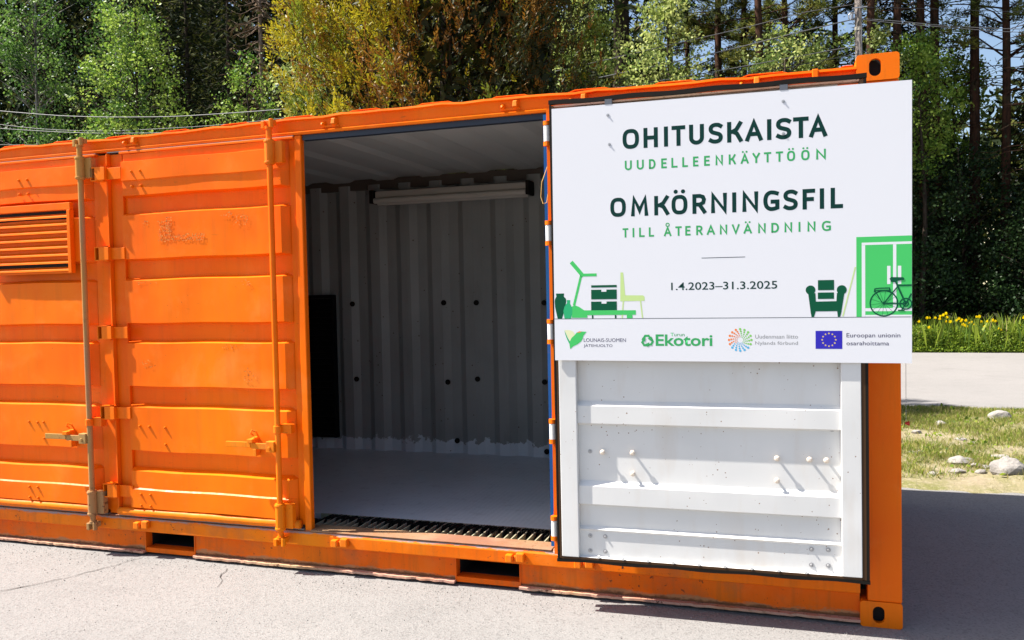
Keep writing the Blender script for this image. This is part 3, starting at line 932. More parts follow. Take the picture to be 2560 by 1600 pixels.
cordt = thing('red_tag', 'small red tag on a thin cord beside the right end of the container', 'tag', (.022, .02, .93))
part('cord', MB().cyl((.020, .02, .945), (.020, .012, 1.24), .0011, n=5), flat_mat('pale_cord', (.3, .3, .28), .6), cordt)
part('plug', MB().cyl((.016, .02, .936), (.034, .02, .936), .004, .011, n=10), flat_mat('red_plastic', (.5, .02, .012), .4), cordt)
loop = MB().tube([(-1.600, -.09, 2.18), (-1.628, -.10, 2.10), (-1.634, -.10, 2.03), (-1.622, -.105, 1.995), (-1.604, -.10, 2.0), (-1.596, -.10, 2.05), (-1.59, -.10, 2.12)], .0018, 6)
part('cord', loop, flat_mat('yellow_cord', (.55, .42, .12), .6), con)


# ================================================================== THE SIGN BOARD
SW, SH = 1.5725, 1.2034
sign = thing('sign_board', 'large white printed sign board fixed over the upper half of the open white door', 'sign', (0, 0, 0))
phi, tilt, roll = 0.025, 0.0, -0.0050
ex = Vector((math.cos(phi), math.sin(phi), 0)); nn = Vector((math.sin(phi), -math.cos(phi), 0))
ez = Vector((0, 0, 1)) * math.cos(tilt) + nn * math.sin(tilt)
ex2 = ex * math.cos(roll) + ez * math.sin(roll); ez2 = ez * math.cos(roll) - ex * math.sin(roll)
ey2 = ez2.cross(ex2)
o_bl = Vector((-.7597, -.181, 1.8275)) - ex2 * SW / 2 - ez2 * SH / 2
sm = Matrix((ex2, ey2, ez2)).transposed().to_4x4(); sm.translation = o_bl
sign.matrix_world = sm
W[sign.name] = Vector((0, 0, 0))      # parts of the sign use its own axes: x right, z up, -y towards the viewer

PR = {
 'ink': flat_mat('print_dark_green', (.003, .036, .030), .5), 'green': flat_mat('print_green', (.045, .36, .115), .4),
 'bright': flat_mat('print_bright_green', (.065, .52, .13), .4), 'deep': flat_mat('print_deep_green', (.004, .085, .040), .4),
 'mid': flat_mat('print_mid_green', (.03, .40, .16), .4), 'pale': flat_mat('print_pale_green', (.52, .68, .27), .4),
 'white': flat_mat('print_white', (.73, .73, .76), .4), 'line': flat_mat('print_slate', (.035, .05, .06), .4),
 'purple': flat_mat('print_slate_purple', (.07, .065, .12), .4), 'blue': flat_mat('print_flag_blue', (.035, .028, .42), .4),
 'star': flat_mat('print_star_yellow', (.75, .55, .12), .4), 'grey': flat_mat('print_grey', (.30, .30, .30), .4),
 'orange': flat_mat('print_orange', (.80, .22, .06), .4), 'sky': flat_mat('print_sky_blue', (.10, .42, .68), .4), 'lime': flat_mat('print_lime', (.22, .55, .12), .4),
 'cream': flat_mat('print_cream', (.72, .74, .45), .4),
}
for _m in PR.values(): _m.node_tree.nodes['Principled BSDF'].inputs['Specular IOR Level'].default_value = .12
sheetm = flat_mat('white_sign_sheet', (.73, .73, .76), .4, spec=.25)
pn = part('panel', MB().box(0, SW, 0, .006, 0, SH), sheetm, sign)
YP = -.0003

def ribbon(pts, w, closed=False, cap=True):
    """stroke polyline -> list of quads (mitred)"""
    P = [Vector(p) for p in pts]; n = len(P); h = w / 2
    if not closed and cap:
        P[0] = P[0] - (P[1] - P[0]).normalized() * h
        P[-1] = P[-1] + (P[-1] - P[-2]).normalized() * h
    L, Rr = [], []
    for i in range(n):
        a = P[(i - 1) % n] if (closed or i > 0) else None
        b = P[(i + 1) % n] if (closed or i < n - 1) else None
        d0 = (P[i] - a).normalized() if a is not None else None
        d1 = (b - P[i]).normalized() if b is not None else None
        d = d0 if d1 is None else d1 if d0 is None else (d0 + d1)
        if d.length < 1e-6: d = d1
        d = d.normalized(); nv = Vector((-d.y, d.x))
        k = 1.0
        if d0 is not None and d1 is not None:
            k = 1 / max(.45, nv.dot(Vector((-d1.y, d1.x))))
        L.append(P[i] + nv * h * k); Rr.append(P[i] - nv * h * k)
    m = n if closed else n - 1
    return [(L[i], L[(i + 1) % n], Rr[(i + 1) % n], Rr[i]) for i in range(m)]

def catmull(pts, k=6):
    P = [pts[0]] + list(pts) + [pts[-1]]; out = []
    for i in range(1, len(P) - 2):
        p0, p1, p2, p3 = [Vector(q) for q in P[i - 1:i + 3]]
        for j in range(k):
            t = j / k
            out.append(tuple(.5 * ((2 * p1) + (p2 - p0) * t + (2 * p0 - 5 * p1 + 4 * p2 - p3) * t * t + (3 * p1 - p0 - 3 * p2 + p3) * t ** 3)))
    out.append(tuple(pts[-1]))
    return out
def supere(n=28, e=2.7):
    o = []
    for i in range(n):
        a = 2 * math.pi * i / n; c, s = math.cos(a), math.sin(a)
        o.append((.5 + .5 * math.copysign(abs(c) ** (2 / e), c), .5 + .5 * math.copysign(abs(s) ** (2 / e), s)))
    return o
BOWL = lambda y0, y1: [(0, y1), (.45, y1)] + [(.45 + .55 * math.sin(R(a)), (y0 + y1) / 2 + (y1 - y0) / 2 * math.cos(R(a))) for a in range(20, 170, 20)] + [(.45, y0), (0, y0)]
GL = {
 'O': [('c', supere())], 'H': [[(0, 0), (0, 1)], [(1, 0), (1, 1)], [(0, .5), (1, .5)]], 'I': [[(.5, 0), (.5, 1)]],
 'T': [[(0, 1), (1, 1)], [(.5, .93), (.5, 0)]], 'U': [[(0, 1), (0, .3)] + [(.5 - .5 * math.cos(R(a)), .3 - .3 * math.sin(R(a))) for a in range(18, 171, 18)] + [(1, .3), (1, 1)]],
 'S': [catmull([(.95, .93), (.72, 1), (.35, 1), (.08, .9), (.02, .72), (.16, .58), (.5, .5), (.84, .42), (.98, .28), (.92, .10), (.65, 0), (.28, 0), (.03, .07)], 4)],
 'K': [[(0, 0), (0, 1)], [(.95, 1), (.62, .64), (.30, .52), (.05, .50)], [(.40, .50), (.66, .40), (.98, 0)]],
 'A': [[(0, 0), (.5, 1), (1, 0)], [(.2, .30), (.8, .30)]],
 'M': [[(.04, 0), (.12, 1), (.5, .22), (.88, 1), (.96, 0)]], 'N': [[(0, 0), (0, 1), (1, 0), (1, 1)]],
 'R': [[(0, 0), (0, 1)], [(.05, 1), (.55, 1), (.85, .93), (.96, .77), (.88, .57), (.58, .46), (.05, .46)], [(.52, .44), (.98, 0)]],
 'G': [catmull([(.92, .95), (.68, 1), (.38, 1), (.1, .84), (0, .5), (.1, .16), (.38, 0), (.70, 0), (.97, .06)], 4) + [(.97, .44), (.60, .44)]],
 'F': [[(0, 0), (0, 1), (1, 1)], [(.05, .5), (.85, .5)]], 'L': [[(0, 1), (0, 0), (1, 0)]], 'E': [[(1, 1), (0, 1), (0, 0), (1, 0)], [(.05, .52), (.88, .52)]],
 'D': [[(0, 0)] + [(0, 1)] + BOWL(0, 1)[1:-1] + [(0, 0)]], 'Y': [[(0, 1), (.5, .45), (1, 1)], [(.5, .45), (.5, 0)]], 'V': [[(0, 1), (.5, 0), (1, 1)]],
}
def letter(m, ch, x0, x1, y0, cap, s):
    base = {'Ä': 'A', 'Ö': 'O', 'Å': 'A'}.get(ch, ch)
    w = x1 - x0 - s; hh = cap - s
    yk = 0
    def mp(p): return (x0 + s / 2 + p[0] * w, y0 + s / 2 + p[1] * hh)
    for st in GL[base]:
        closed = st[0] == 'c'
        pts = [mp(p) for p in (st[1] if closed else st)]
        for q in ribbon(pts, s, closed):
            m.add([(p.x, YP - .00004 * yk, p.y) for p in q], [(0, 1, 2, 3)])
        yk += 1
    if ch in 'ÄÖ':
        for fx in (.27, .73):
            cx = x0 + (x1 - x0) * fx; cy = y0 + cap * 1.17
            m.add([(cx + s * .56 * math.cos(i * .7854), YP, cy + s * .56 * math.sin(i * .7854)) for i in range(8)], [tuple(range(8))])
    if ch == 'Å':
        cx = (x0 + x1) / 2; cy = y0 + cap * 1.2
        for q in ribbon([(cx + s * .95 * math.cos(i * .6283), cy + s * .95 * math.sin(i * .6283)) for i in range(10)], s * .55, True):
            m.add([(p.x, YP - .0001, p.y) for p in q], [(0, 1, 2, 3)])
def line_of(name, text, spans, y0, y1, cap, s, mat):
    for i, (ch, (a, b)) in enumerate(zip(text, spans)):
        m = MB()
        t = (a - spans[0][0]) / (spans[-1][1] - spans[0][0])
        letter(m, ch, a, b, y0 + (y1 - y0) * t, cap, s)
        part('letter', m, PR[mat], sign)
line_of('t1', 'OHITUSKAISTA', [(.339, .4157), (.4365, .5025), (.5303, .549), (.5653, .6271), (.6441, .7105), (.7303, .7942), (.8122, .8803), (.8911, .9654), (.9851, 1.002), (1.0216, 1.0876), (1.0942, 1.1588), (1.1612, 1.2347)], .9895, .9885, .092, .0184, 'ink')
c5 = lambda a: .3484 + (a - 515) * 7.232e-4
line_of('t2', 'UUDELLEENKÄYTTÖÖN', [(c5(a), c5(b)) for a, b in ((515, 560), (592, 637), (670, 712), (748, 783), (812, 850), (880, 915), (947, 980), (1015, 1050), (1085, 1130), (1165, 1208), (1237, 1285), (1307, 1352), (1375, 1418), (1445, 1487), (1510, 1557), (1592, 1640), (1678, 1733))], .8912, .8904, .0450, .0082, 'green')
line_of('t3', 'OMKÖRNINGSFIL', [(.2775, .3511), (.3721, .4577), (.4828, .5521), (.5619, .634), (.6562, .7187), (.7391, .8094), (.8333, .8491), (.8763, .9453), (.9665, 1.0367), (1.0513, 1.113), (1.1322, 1.1845), (1.204, 1.221), (1.2481, 1.2985)], .6765, .6745, .0895, .0178, 'ink')
c7 = lambda a: .3343 + (a - 503) * 7.238e-4
line_of('t4', 'TILLÅTERANVÄNDNING', [(c7(a), c7(b)) for a, b in ((503, 540), (566, 580), (610, 645), (672, 705), (768, 815), (840, 880), (902, 935), (970, 1010), (1035, 1085), (1115, 1160), (1188, 1235), (1258, 1308), (1345, 1390), (1423, 1468), (1500, 1545), (1580, 1594), (1633, 1679), (1715, 1768))], .5787, .5776, .0435, .0080, 'green')

DG = None
def text(body, x0, x1, y0, y1, mat, bold=0.0, name='lettering'):
    """built-in font turned to a mesh and fitted to a box (x0..x1, baseline box y0..y1 of the whole ink)"""
    cu = bpy.data.curves.new('t', 'FONT'); cu.body = body; cu.size = 1; cu.resolution_u = 3; cu.offset = bold
    ob = bpy.data.objects.new('t', cu); COL.objects.link(ob)
    dg = bpy.context.evaluated_depsgraph_get(); dg.update()
    me = bpy.data.meshes.new_from_object(ob.evaluated_get(dg))
    bpy.data.objects.remove(ob)
    n = len(me.vertices); co = np.empty(n * 3, np.float32); me.vertices.foreach_get('co', co); co = co.reshape(-1, 3)
    mn, mx = co.min(0), co.max(0)
    out = np.empty_like(co)
    out[:, 0] = x0 + (co[:, 0] - mn[0]) / (mx[0] - mn[0]) * (x1 - x0)
    out[:, 2] = y0 + (co[:, 1] - mn[1]) / (mx[1] - mn[1]) * (y1 - y0)
    out[:, 1] = YP
    me.vertices.foreach_set('co', out.ravel())
    me.materials.clear(); me.materials.append(PR[mat]); me.update()
    return link(name, me, sign)

def poly(m, pts, mi=0, lay=0):
    t = tessellate_polygon([[Vector((p[0], p[1], 0)) for p in pts]])
    m.add([(p[0], YP - .00007 * lay, p[1]) for p in pts], [tuple(q) for q in t], mi)
    return m
def rect(m, x0, x1, y0, y1, mi=0, lay=0): return poly(m, [(x0, y0), (x1, y0), (x1, y1), (x0, y1)], mi, lay)
def stroke(m, pts, w, mi=0, lay=0, closed=False):
    for q in ribbon(pts, w, closed): m.add([(p.x, YP - .00007 * lay, p.y) for p in q], [(0, 1, 2, 3)], mi)
    return m
def circ(cx, cy, r, n=20, ry=None): return [(cx + r * math.cos(2 * math.pi * i / n), cy + (ry or r) * math.sin(2 * math.pi * i / n)) for i in range(n)]
def prt(name, m, mats): return part(name, m, [PR[k] for k in (mats if isinstance(mats, list) else [mats])], sign)

text('1.4.2023–31.3.2025', .5568, 1.0242, .3286, .3640, 'ink', .008, 'date')
prt('printed_rule', stroke(MB(), [(.6965, .4736), (.886, .4736)], .0026), 'line')
prt('printed_rule', stroke(MB(), [(.0015, .1993), (1.5662, .1993)], .0022), 'line')
# pictograms
prt('vase_print', poly(poly(MB(), [(.0086, .3214), (.0491, .3214), (.0472, .307), (.0575, .296), (.0591, .285), (.0544, .2555), (.0374, .2008), (.0155, .2008), (.0035, .2558), (.0020, .285), (.0042, .2954), (.0108, .3072)], 0, 1),
     [(.0614, .2893), (.0791, .2893), (.0765, .275), (.086, .255), (.0885, .240), (.0870, .222), (.0816, .2008), (.0495, .2008), (.0460, .222), (.0444, .238), (.050, .258), (.0628, .2751)], 1, 3), ['deep', 'mid'])
m = MB()
stroke(m, [(.092, .4636), (.118, .4330), (.138, .4085)], .0190, 0, 1); stroke(m, [(.140, .4075), (.2015, .4075)], .0135, 0, 2)
stroke(m, [(.132, .400), (.098, .268)], .0115, 0, 1)
poly(m, [(.086, .2040), (.0861, .258), (.102, .2640), (.122, .256), (.1462, .2395), (.3924, .2380), (.3921, .2169), (.161, .2165), (.1615, .2040)], 0, 2)
rect(m, .3497, .3764, .2006, .2165, 0, 2)
prt('treadmill_print', m, 'bright')
m = MB(); rect(m, .1814, .3036, .3472, .3580, 0, 3); rect(m, .1808, .3033, .2912, .3368, 0, 3); rect(m, .1800, .3030, .2390, .2806, 0, 3)
rect(m, .2306, .2541, .3270, .3372, 1, 5); rect(m, .2306, .2541, .2706, .2810, 1, 5)
rect(m, .183, .1905, .2006, .2160, 0, 3); rect(m, .293, .3005, .2006, .2160, 0, 3)
prt('drawers_print', m, ['deep', 'white'])
m = MB(); poly(m, [(.3218, .4160), (.3349, .4157), (.3433, .3085), (.427, .3070), (.434, .300), (.4336, .2815), (.3197, .2807)], 0, 0)
stroke(m, [(.334, .279), (.3275, .2045)], .006, 0, 1); stroke(m, [(.415, .279), (.423, .2045)], .006, 0, 1)
prt('chair_print', m, 'pale')
m = MB(); poly(m, circ(1.1640, .320, .0205, 18), 0, 1); poly(m, circ(1.2925, .319, .0205, 18), 0, 1)
poly(m, [(1.1540, .306), (1.1845, .306), (1.1859, .2690), (1.2706, .2700), (1.2725, .306), (1.3035, .306), (1.2902, .2180), (1.2853, .2010), (1.2760, .2010), (1.2735, .2262), (1.1853, .2257), (1.1780, .2010), (1.1679, .2010), (1.1645, .2190)], 0, 2)
rect(m, 1.1948, 1.2612, .3188, .3630, 0, 2); rect(m, 1.1942, 1.2607, .2802, .3086, 0, 2)
prt('armchair_print', m, 'deep')
prt('broom_print', stroke(MB(), [(1.2975, .206), (1.3475, .4145)], .0055, 0, 0), 'pale')
m = MB()
rect(m, 1.3520, SW - .0006, .2008, .5095, 0, 0); rect(m, 1.3520, SW - .0006, .5096, .5465, 0, 0)
rect(m, 1.3735, SW - .0006, .511, .5215, 1, 1); rect(m, 1.3735, 1.3875, .2006, .5105, 1, 1); rect(m, 1.4982, 1.5112, .2380, .5105, 1, 1)
rect(m, 1.3878, SW - .0006, .2245, .2376, 1, 1); rect(m, 1.3878, SW - .0006, .2006, .2085, 1, 1)
rect(m, 1.4748, 1.4880, .3410, .4190, 1, 2); rect(m, 1.5172, 1.5305, .3405, .4185, 1, 2)
prt('wardrobe_print', m, ['bright', 'white'])
m = MB(); cx, cy, rr = 1.4618, .2585, .0545
stroke(m, circ(cx, cy, rr, 36), .0060, 0, 3, True)
for i in range(14):
    a = i * 2 * math.pi / 14 + .1; stroke(m, [(cx + .004 * math.cos(a), cy + .004 * math.sin(a)), (cx + rr * .97 * math.cos(a), cy + rr * .97 * math.sin(a))], .0012, 0, 4 + (i % 3))
poly(m, circ(cx, cy, .006, 10), 0, 8)
stroke(m, circ(1.5480, .2555, .0230, 24), .0055, 0, 9, True); stroke(m, circ(1.5480, .2555, .0105, 16), .0045, 0, 10, True)
for pts, w in (([(cx, cy), (1.5480, .2555)], .006), ([(1.5100, .347), (1.5290, .3000), (1.5480, .2555)], .0066), ([(cx, cy), (1.5195, .334)], .0055), ([(1.5165, .3345), (SW - .004, .3350)], .0064),
               ([(1.5500, .2570), (SW - .004, .296)], .0062), ([(1.5480, .2555), (1.5310, .2275)], .005), ([(1.520, .2275), (1.541, .2275)], .0055),
               ([(1.4243, .3080), (1.4260, .3206), (1.4440, .3235), (1.4840, .3240), (1.4866, .3080)], .0050), ([(1.4300, .3135), (1.4820, .3135)], .004), ([(1.4260, .3130), (1.4530, .264)], .0036)):
    stroke(m, pts, w, 0, 11 + len(m.v) % 5)
poly(m, [(1.4845, .3640), (1.490, .3705), (1.5380, .3690), (1.5425, .3640), (1.541, .3575), (1.515, .3535), (1.509, .3480), (1.490, .3500)], 0, 17)
prt('bicycle_print', m, 'deep')
# logos along the bottom
m = MB()
poly(m, [(.0486, .1450), (.066, .1455), (.083, .1430), (.096, .133), (.0985, .122), (.093, .108), (.0797, .084), (.066, .108), (.058, .124)], 2, 0)
poly(m, [(.0486, .1440), (.053, .133), (.064, .108), (.0790, .083), (.0716, .079), (.058, .107), (.0515, .128)], 1, 1)
poly(m, [(.0752, .0544), (.0720, .075), (.0735, .090), (.0830, .108), (.0985, .122), (.108, .1335), (.122, .1395), (.135, .1385), (.1565, .1373), (.146, .125), (.1403, .1177), (.137, .104), (.1279, .0901), (.110, .077), (.091, .068)], 0, 2)
poly(m, [(.1075, .1325), (.122, .1395), (.133, .1387), (.124, .1340)], 3, 4)
prt('bird_logo', m, ['bright', 'mid', 'cream', 'orange'])
text('LOUNAIS-SUOMEN', .1420, .3443, .0890, .1064, 'purple', 0)
text('JÄTEHUOLTO', .1418, .2800, .0610, .0808, 'purple', 0)
m = MB(); cx, cy = .4446, .0945
for k in range(3):
    a0 = R(90 + 120 * k)
    def rot(x, y): return (cx + x * math.cos(a0 - R(90)) - y * math.sin(a0 - R(90)), cy + x * math.sin(a0 - R(90)) + y * math.cos(a0 - R(90)))
    stroke(m, [rot(-.0205, .0065), rot(-.010, .0235), rot(.004, .0235)], .0098, 0, k)
    stroke(m, [rot(.006, .0235), rot(.0125, .0125)], .0098, 0, k + 4)
    poly(m, [rot(.0010, .0115), rot(.0245, .0155), rot(.0190, -.0020)], 0, k + 8)
prt('recycling_logo', m, 'green')
text('Ekotori', .4832, .7408, .0706, .1245, 'green', .022)
text('Turun', .5517, .6159, .1160, .1318, 'green', .004)
m = MB(); cx, cy = .8630, .0993
for k in range(16):
    for j, (rad, rr) in enumerate(((.0490, .0056), (.0390, .0044), (.0300, .0035), (.0220, .0027), (.0150, .0020))):
        a = 2 * math.pi * (k + .5 * (j % 2)) / 16 + .12 * j
        deg = math.degrees(a) % 360
        mi = 0 if 95 <= deg < 215 else 1 if 215 <= deg < 320 else 2
        poly(m, circ(cx + rad * math.cos(a), cy + rad * math.sin(a), rr, 8), mi, 0)
prt('dot_logo', m, ['orange', 'sky', 'lime'])
text('Uudenmaan liitto', .9282, 1.1106, .1058, .1236, 'grey', 0)
text('Nylands förbund', .9280, 1.1102, .0735, .0935, 'grey', 0)
m = MB(); rect(m, 1.1840, 1.2942, .0606, .1400, 0, 0)
for k in range(12):
    a = 2 * math.pi * k / 12; sx, sy = 1.2394 + .0280 * math.cos(a), .1005 + .0280 * math.sin(a)
    poly(m, [(sx + (.0052 if i % 2 == 0 else .0021) * math.sin(i * math.pi / 5), sy + (.0052 if i % 2 == 0 else .0021) * math.cos(i * math.pi / 5)) for i in range(10)], 1, 1)
prt('flag_print', m, ['blue', 'star'])
text('Euroopan unionin', 1.3112, 1.5268, .1055, .1296, 'purple', .003)
text('osarahoittama', 1.3109, 1.4823, .0768, .0945, 'purple', .003)
# screws and the clips that hook over the door edge
sc = None
for x, y in ((.2710, 1.1535), (.2768, 1.0165), (1.0535, 1.1545), (1.0532, 1.0125)):
    if sc is None: sc = part('screw', MB().cyl((0, .0, 0), (0, -.0015, 0), .007, n=14).cyl((0, -.0015, 0), (0, -.0045, 0), .004, .003, n=8), 'steel', sign, (x, 0, y))
    else: repeat(sc, sign, (x, 0, y))
hk = None
for x in (.2736, 1.0557):
    mm = MB().box(-.017, .017, .0065, .014, -.06, .030).box(-.017, .017, .0145, .075, .022, .030).box(-.0165, .0165, -.001, .0062, .004, .028)
    if hk is None: hk = part('hook', mm, flat_mat('dark_hook', (.10, .11, .13), .5), sign, (x, 0, SH - .004))
    else: repeat(hk, sign, (x, 0, SH - .004))

# ================================================================== VEGETATION
def leaf_quads(c, size, rg, droop=.35, ratio=.36, up=0.):
    """c: (N,3) leaf bases -> (N*4,3) diamond leaves"""
    n = len(c)
    d = rg.normal(size=(n, 3)); d[:, 2] += -droop + up
    d /= np.linalg.norm(d, axis=1, keepdims=True)
    q = rg.normal(size=(n, 3)); s = np.cross(d, q); s /= np.linalg.norm(s, axis=1, keepdims=True) + 1e-9
    L = (size * rg.uniform(.65, 1.25, n))[:, None]
    mid = c + d * L * .45
    return np.stack([c, mid + s * L * ratio, c + d * L, mid - s * L * ratio], 1).reshape(-1, 3)

def trunk_mb(h, r0, r1, rg, wob=.12, n=9, seg=12, base=-.1):
    m = MB(); pts = []; rs = []
    ph = rg.uniform(0, 6.28, 4)
    for i in range(seg + 1):
        t = i / seg
        pts.append((wob * math.sin(t * 3 + ph[0]) * t + .3 * wob * math.sin(t * 9 + ph[1]), wob * math.sin(t * 2.6 + ph[2]) * t + .3 * wob * math.sin(t * 8 + ph[3]), base + (h - base) * t))
        rs.append((r0 + (r1 - r0) * t) * (1 + .35 * max(0, .06 - t) / .06))
    m.tube(pts, rs, n)
    return m, pts

def leafy(name, label, x, y, h, prof, kind, nleaf, size, seed, ncl=120, sig=.24, zmin=0., group=None, bark='bark', trunk_r=.09, droop=.35, cat='tree', parts=True):
    """prof: list of (z, radius) of the crown envelope"""
    rg = np.random.default_rng(seed)
    t = thing(name, label, cat, (x, y, .05), group)
    m, pts = trunk_mb(h * .93, trunk_r, .015, rg, .10)
    zs = np.array([p[0] for p in prof]); rs = np.array([p[1] for p in prof])
    zz = np.linspace(zs[0], zs[-1], 200); rr = np.interp(zz, zs, rs)
    pz = rr + .12; pz /= pz.sum()
    cz = rg.choice(zz, ncl, p=pz)
    ca = rg.uniform(0, 2 * np.pi, ncl)
    lob = 1 + .22 * np.sin(ca * 3 + cz * 1.3 + seed) + .16 * np.sin(ca * 5 - cz * 2.1)
    cr = np.interp(cz, zs, rs) * rg.uniform(.12, 1, ncl) ** .55 * lob
    C = np.stack([cr * np.cos(ca), cr * np.sin(ca), cz], 1)
    for i in range(0, ncl, 2):
        c = C[i]
        if cr[i] < .35: continue
        z0 = max(.4, c[2] - cr[i] * rg.uniform(.5, .95))
        m.tube([(0, 0, z0), (c[0] * .5, c[1] * .5, z0 + (c[2] - z0) * .62), tuple(c)], [.022, .014, .006], 4)
    part('trunk', m, bark, t, (x, y, .05), smooth=True)
    cl = rg.integers(0, ncl, nleaf)
    sg = sig * .82 * rg.uniform(.6, 1.3, ncl)
    off = rg.normal(size=(nleaf, 3)) * sg[cl][:, None] * np.array([1, 1, .85])
    P = C[cl] + off
    keep = P[:, 2] > zmin
    P = P[keep]; cl = cl[keep]
    V = leaf_quads(P, size, rg, droop)
    shade = rg.choice(3, ncl, p=[.5, .3, .2])
    mi = shade[cl]
    r2 = rg.random(len(mi)); mi = np.where(r2 < .3, rg.integers(0, 3, len(mi)), mi)
    o = link('crown', quads_mesh('crown', V, LEAF[kind], mi), t, (x, y, .05))
    return t

def blade_quads(base, d, L, w, rg):
    s = np.cross(d, rg.normal(size=d.shape)); s /= np.linalg.norm(s, axis=1, keepdims=True) + 1e-9
    L = np.asarray(L)[:, None]; w = np.asarray(w)[:, None]
    return np.stack([base - s * w * .35, base + d * L * .55 - s * w * .5, base + d * L, base + d * L * .5 + s * w * .5], 1).reshape(-1, 3)

def spruce_crown(h, rad, zb, rg, per=24, dead=.0):
    """drooping whorled branches hung with needle twigs"""
    tw = MB(); B, D, Ls, Ws, Mi = [], [], [], [], []
    z = zb
    while z < h - .3:
        t = (z - zb) / (h - zb)
        Lb = rad * (1 - t) ** .8 + .15
        k = rg.integers(5, 8)
        a0 = rg.uniform(0, 6.28)
        for i in range(k):
            a = a0 + 6.283 * i / k + rg.uniform(-.3, .3); L = Lb * rg.uniform(.6, 1.12)
            dx, dy = math.cos(a), math.sin(a)
            n = 7; pts = []
            zb0 = z + rg.uniform(-.15, .15)
            for j in range(n):
                s = j / (n - 1)
                pts.append((dx * L * s, dy * L * s, zb0 - L * (.42 * s - .26 * s * s * s) + .05 * math.sin(s * 7)))
            tw.tube(pts, [.018 * (1 - .8 * j / (n - 1)) for j in range(n)], 4)
            P = np.array(pts)
            m = int(per * L)
            if m < 2: m = 2
            s = rg.uniform(.12, 1, m) * (n - 1); i0 = np.minimum(s.astype(int), n - 2); fr = (s - i0)[:, None]
            q = P[i0] * (1 - fr) + P[i0 + 1] * fr
            side = rg.choice([-1, 1], m)
            dr = np.stack([dx * .55 - dy * side * .9 + rg.normal(0, .25, m), dy * .55 + dx * side * .9 + rg.normal(0, .25, m), -.55 + rg.normal(0, .35, m)], 1)
            dr /= np.linalg.norm(dr, axis=1, keepdims=True)
            B.append(q); D.append(dr); Ls.append(rg.uniform(.16, .46, m) * (.6 + .5 * min(1, L / 1.5))); Ws.append(rg.uniform(.04, .085, m))
            isd = rg.random(m) < dead
            Mi.append(np.where(isd, 2, rg.choice(2, m, p=[.7, .3])))
        z += rg.uniform(.26, .42)
    B = np.concatenate(B); D = np.concatenate(D)
    V = blade_quads(B, D, np.concatenate(Ls), np.concatenate(Ws), rg)
    return V, np.concatenate(Mi), tw

def spruce_mesh(seed, h, rad, zb, per, dead=0., tr=.14, bark='bark'):
    rg = np.random.default_rng(seed)
    V, mi, tw = spruce_crown(h, rad, zb, rg, per, dead)
    tm, _ = trunk_mb(h, tr, .02, rg, .08, n=10)
    # dead lower limbs
    for _ in range(26):
        z = rg.uniform(1.5, zb + 1.5); a = rg.uniform(0, 6.28); L = rg.uniform(.4, 1.3)
        tm.tube([(0, 0, z), (math.cos(a) * L * .5, math.sin(a) * L * .5, z - .08 * L), (math.cos(a) * L, math.sin(a) * L, z - .3 * L)], [.014, .010, .004], 4)
    tm.v += [tuple(v) for v in []]
    o = len(tm.v); tm.v += tw.v; tm.f += [tuple(i + o for i in f) for f in tw.f]; tm.m += tw.m
    return quads_mesh('crown', V, LEAF['spruce'], mi), tm.mesh('trunk', [M[bark]], True)

def place(name, meshes, label, cat, x, y, rot, sc, group=None, z=.1):
    t = thing(name, label, cat, (x, y, z), group)
    t.rotation_euler = (0, 0, rot); t.scale = (sc, sc, sc)
    for nm, me in (('trunk', meshes[1]), ('crown', meshes[0])):
        o = bpy.data.objects.new(nm, me); COL.objects.link(o); o.parent = t
    return t

def pine_mesh(seed, h, zc, rad, ncl, tr, lean=0.):
    rg = np.random.default_rng(seed)
    tm, pts = trunk_mb(h, tr, .05, rg, .15, n=12, seg=16)
    B, D, Ls, Ws, Mi = [], [], [], [], []
    for i in range(ncl):
        z = rg.uniform(zc, h); t = (z - zc) / (h - zc)
        a = rg.uniform(0, 6.28); L = rad * (1 - .6 * t) * rg.uniform(.35, 1.1)
        e = np.array([math.cos(a) * L, math.sin(a) * L, z + L * rg.uniform(-.05, .35)])
        tm.tube([(0, 0, z - .1), tuple(e * np.array([.5, .5, 1]) - np.array([0, 0, .08])), tuple(e)], [.030, .02, .008], 4)
        for s in range(6):
            c = e + rg.normal(0, .20, 3) * np.array([1, 1, .55]) - np.array([math.cos(a), math.sin(a), 0]) * rg.uniform(0, .35) * L
            n = 46
            d = rg.normal(size=(n, 3)); d[:, 2] = np.abs(d[:, 2]) * .7 + .1; d /= np.linalg.norm(d, axis=1, keepdims=True)
            B.append(c + d * .03 + rg.normal(0, .05, (n, 3))); D.append(d); Ls.append(rg.uniform(.12, .24, n)); Ws.append(rg.uniform(.016, .034, n))
            Mi.append(np.full(n, rg.choice(3, p=[.5, .25, .25])))
    for _ in range(30):
        z = rg.uniform(h * .28, zc + .5); a = rg.uniform(0, 6.28); L = rg.uniform(.4, 1.7)
        tm.tube([(0, 0, z), (math.cos(a) * L * .5, math.sin(a) * L * .5, z + .02), (math.cos(a) * L * .8, math.sin(a) * L * .8, z - .12), (math.cos(a + .2) * L, math.sin(a + .2) * L, z - .08)], [.018, .012, .008, .004], 4)
    V = blade_quads(np.concatenate(B), np.concatenate(D), np.concatenate(Ls), np.concatenate(Ws), rg)
    return quads_mesh('crown', V, LEAF['pine'], np.concatenate(Mi)), tm.mesh('trunk', [M['pine_bark']], True)

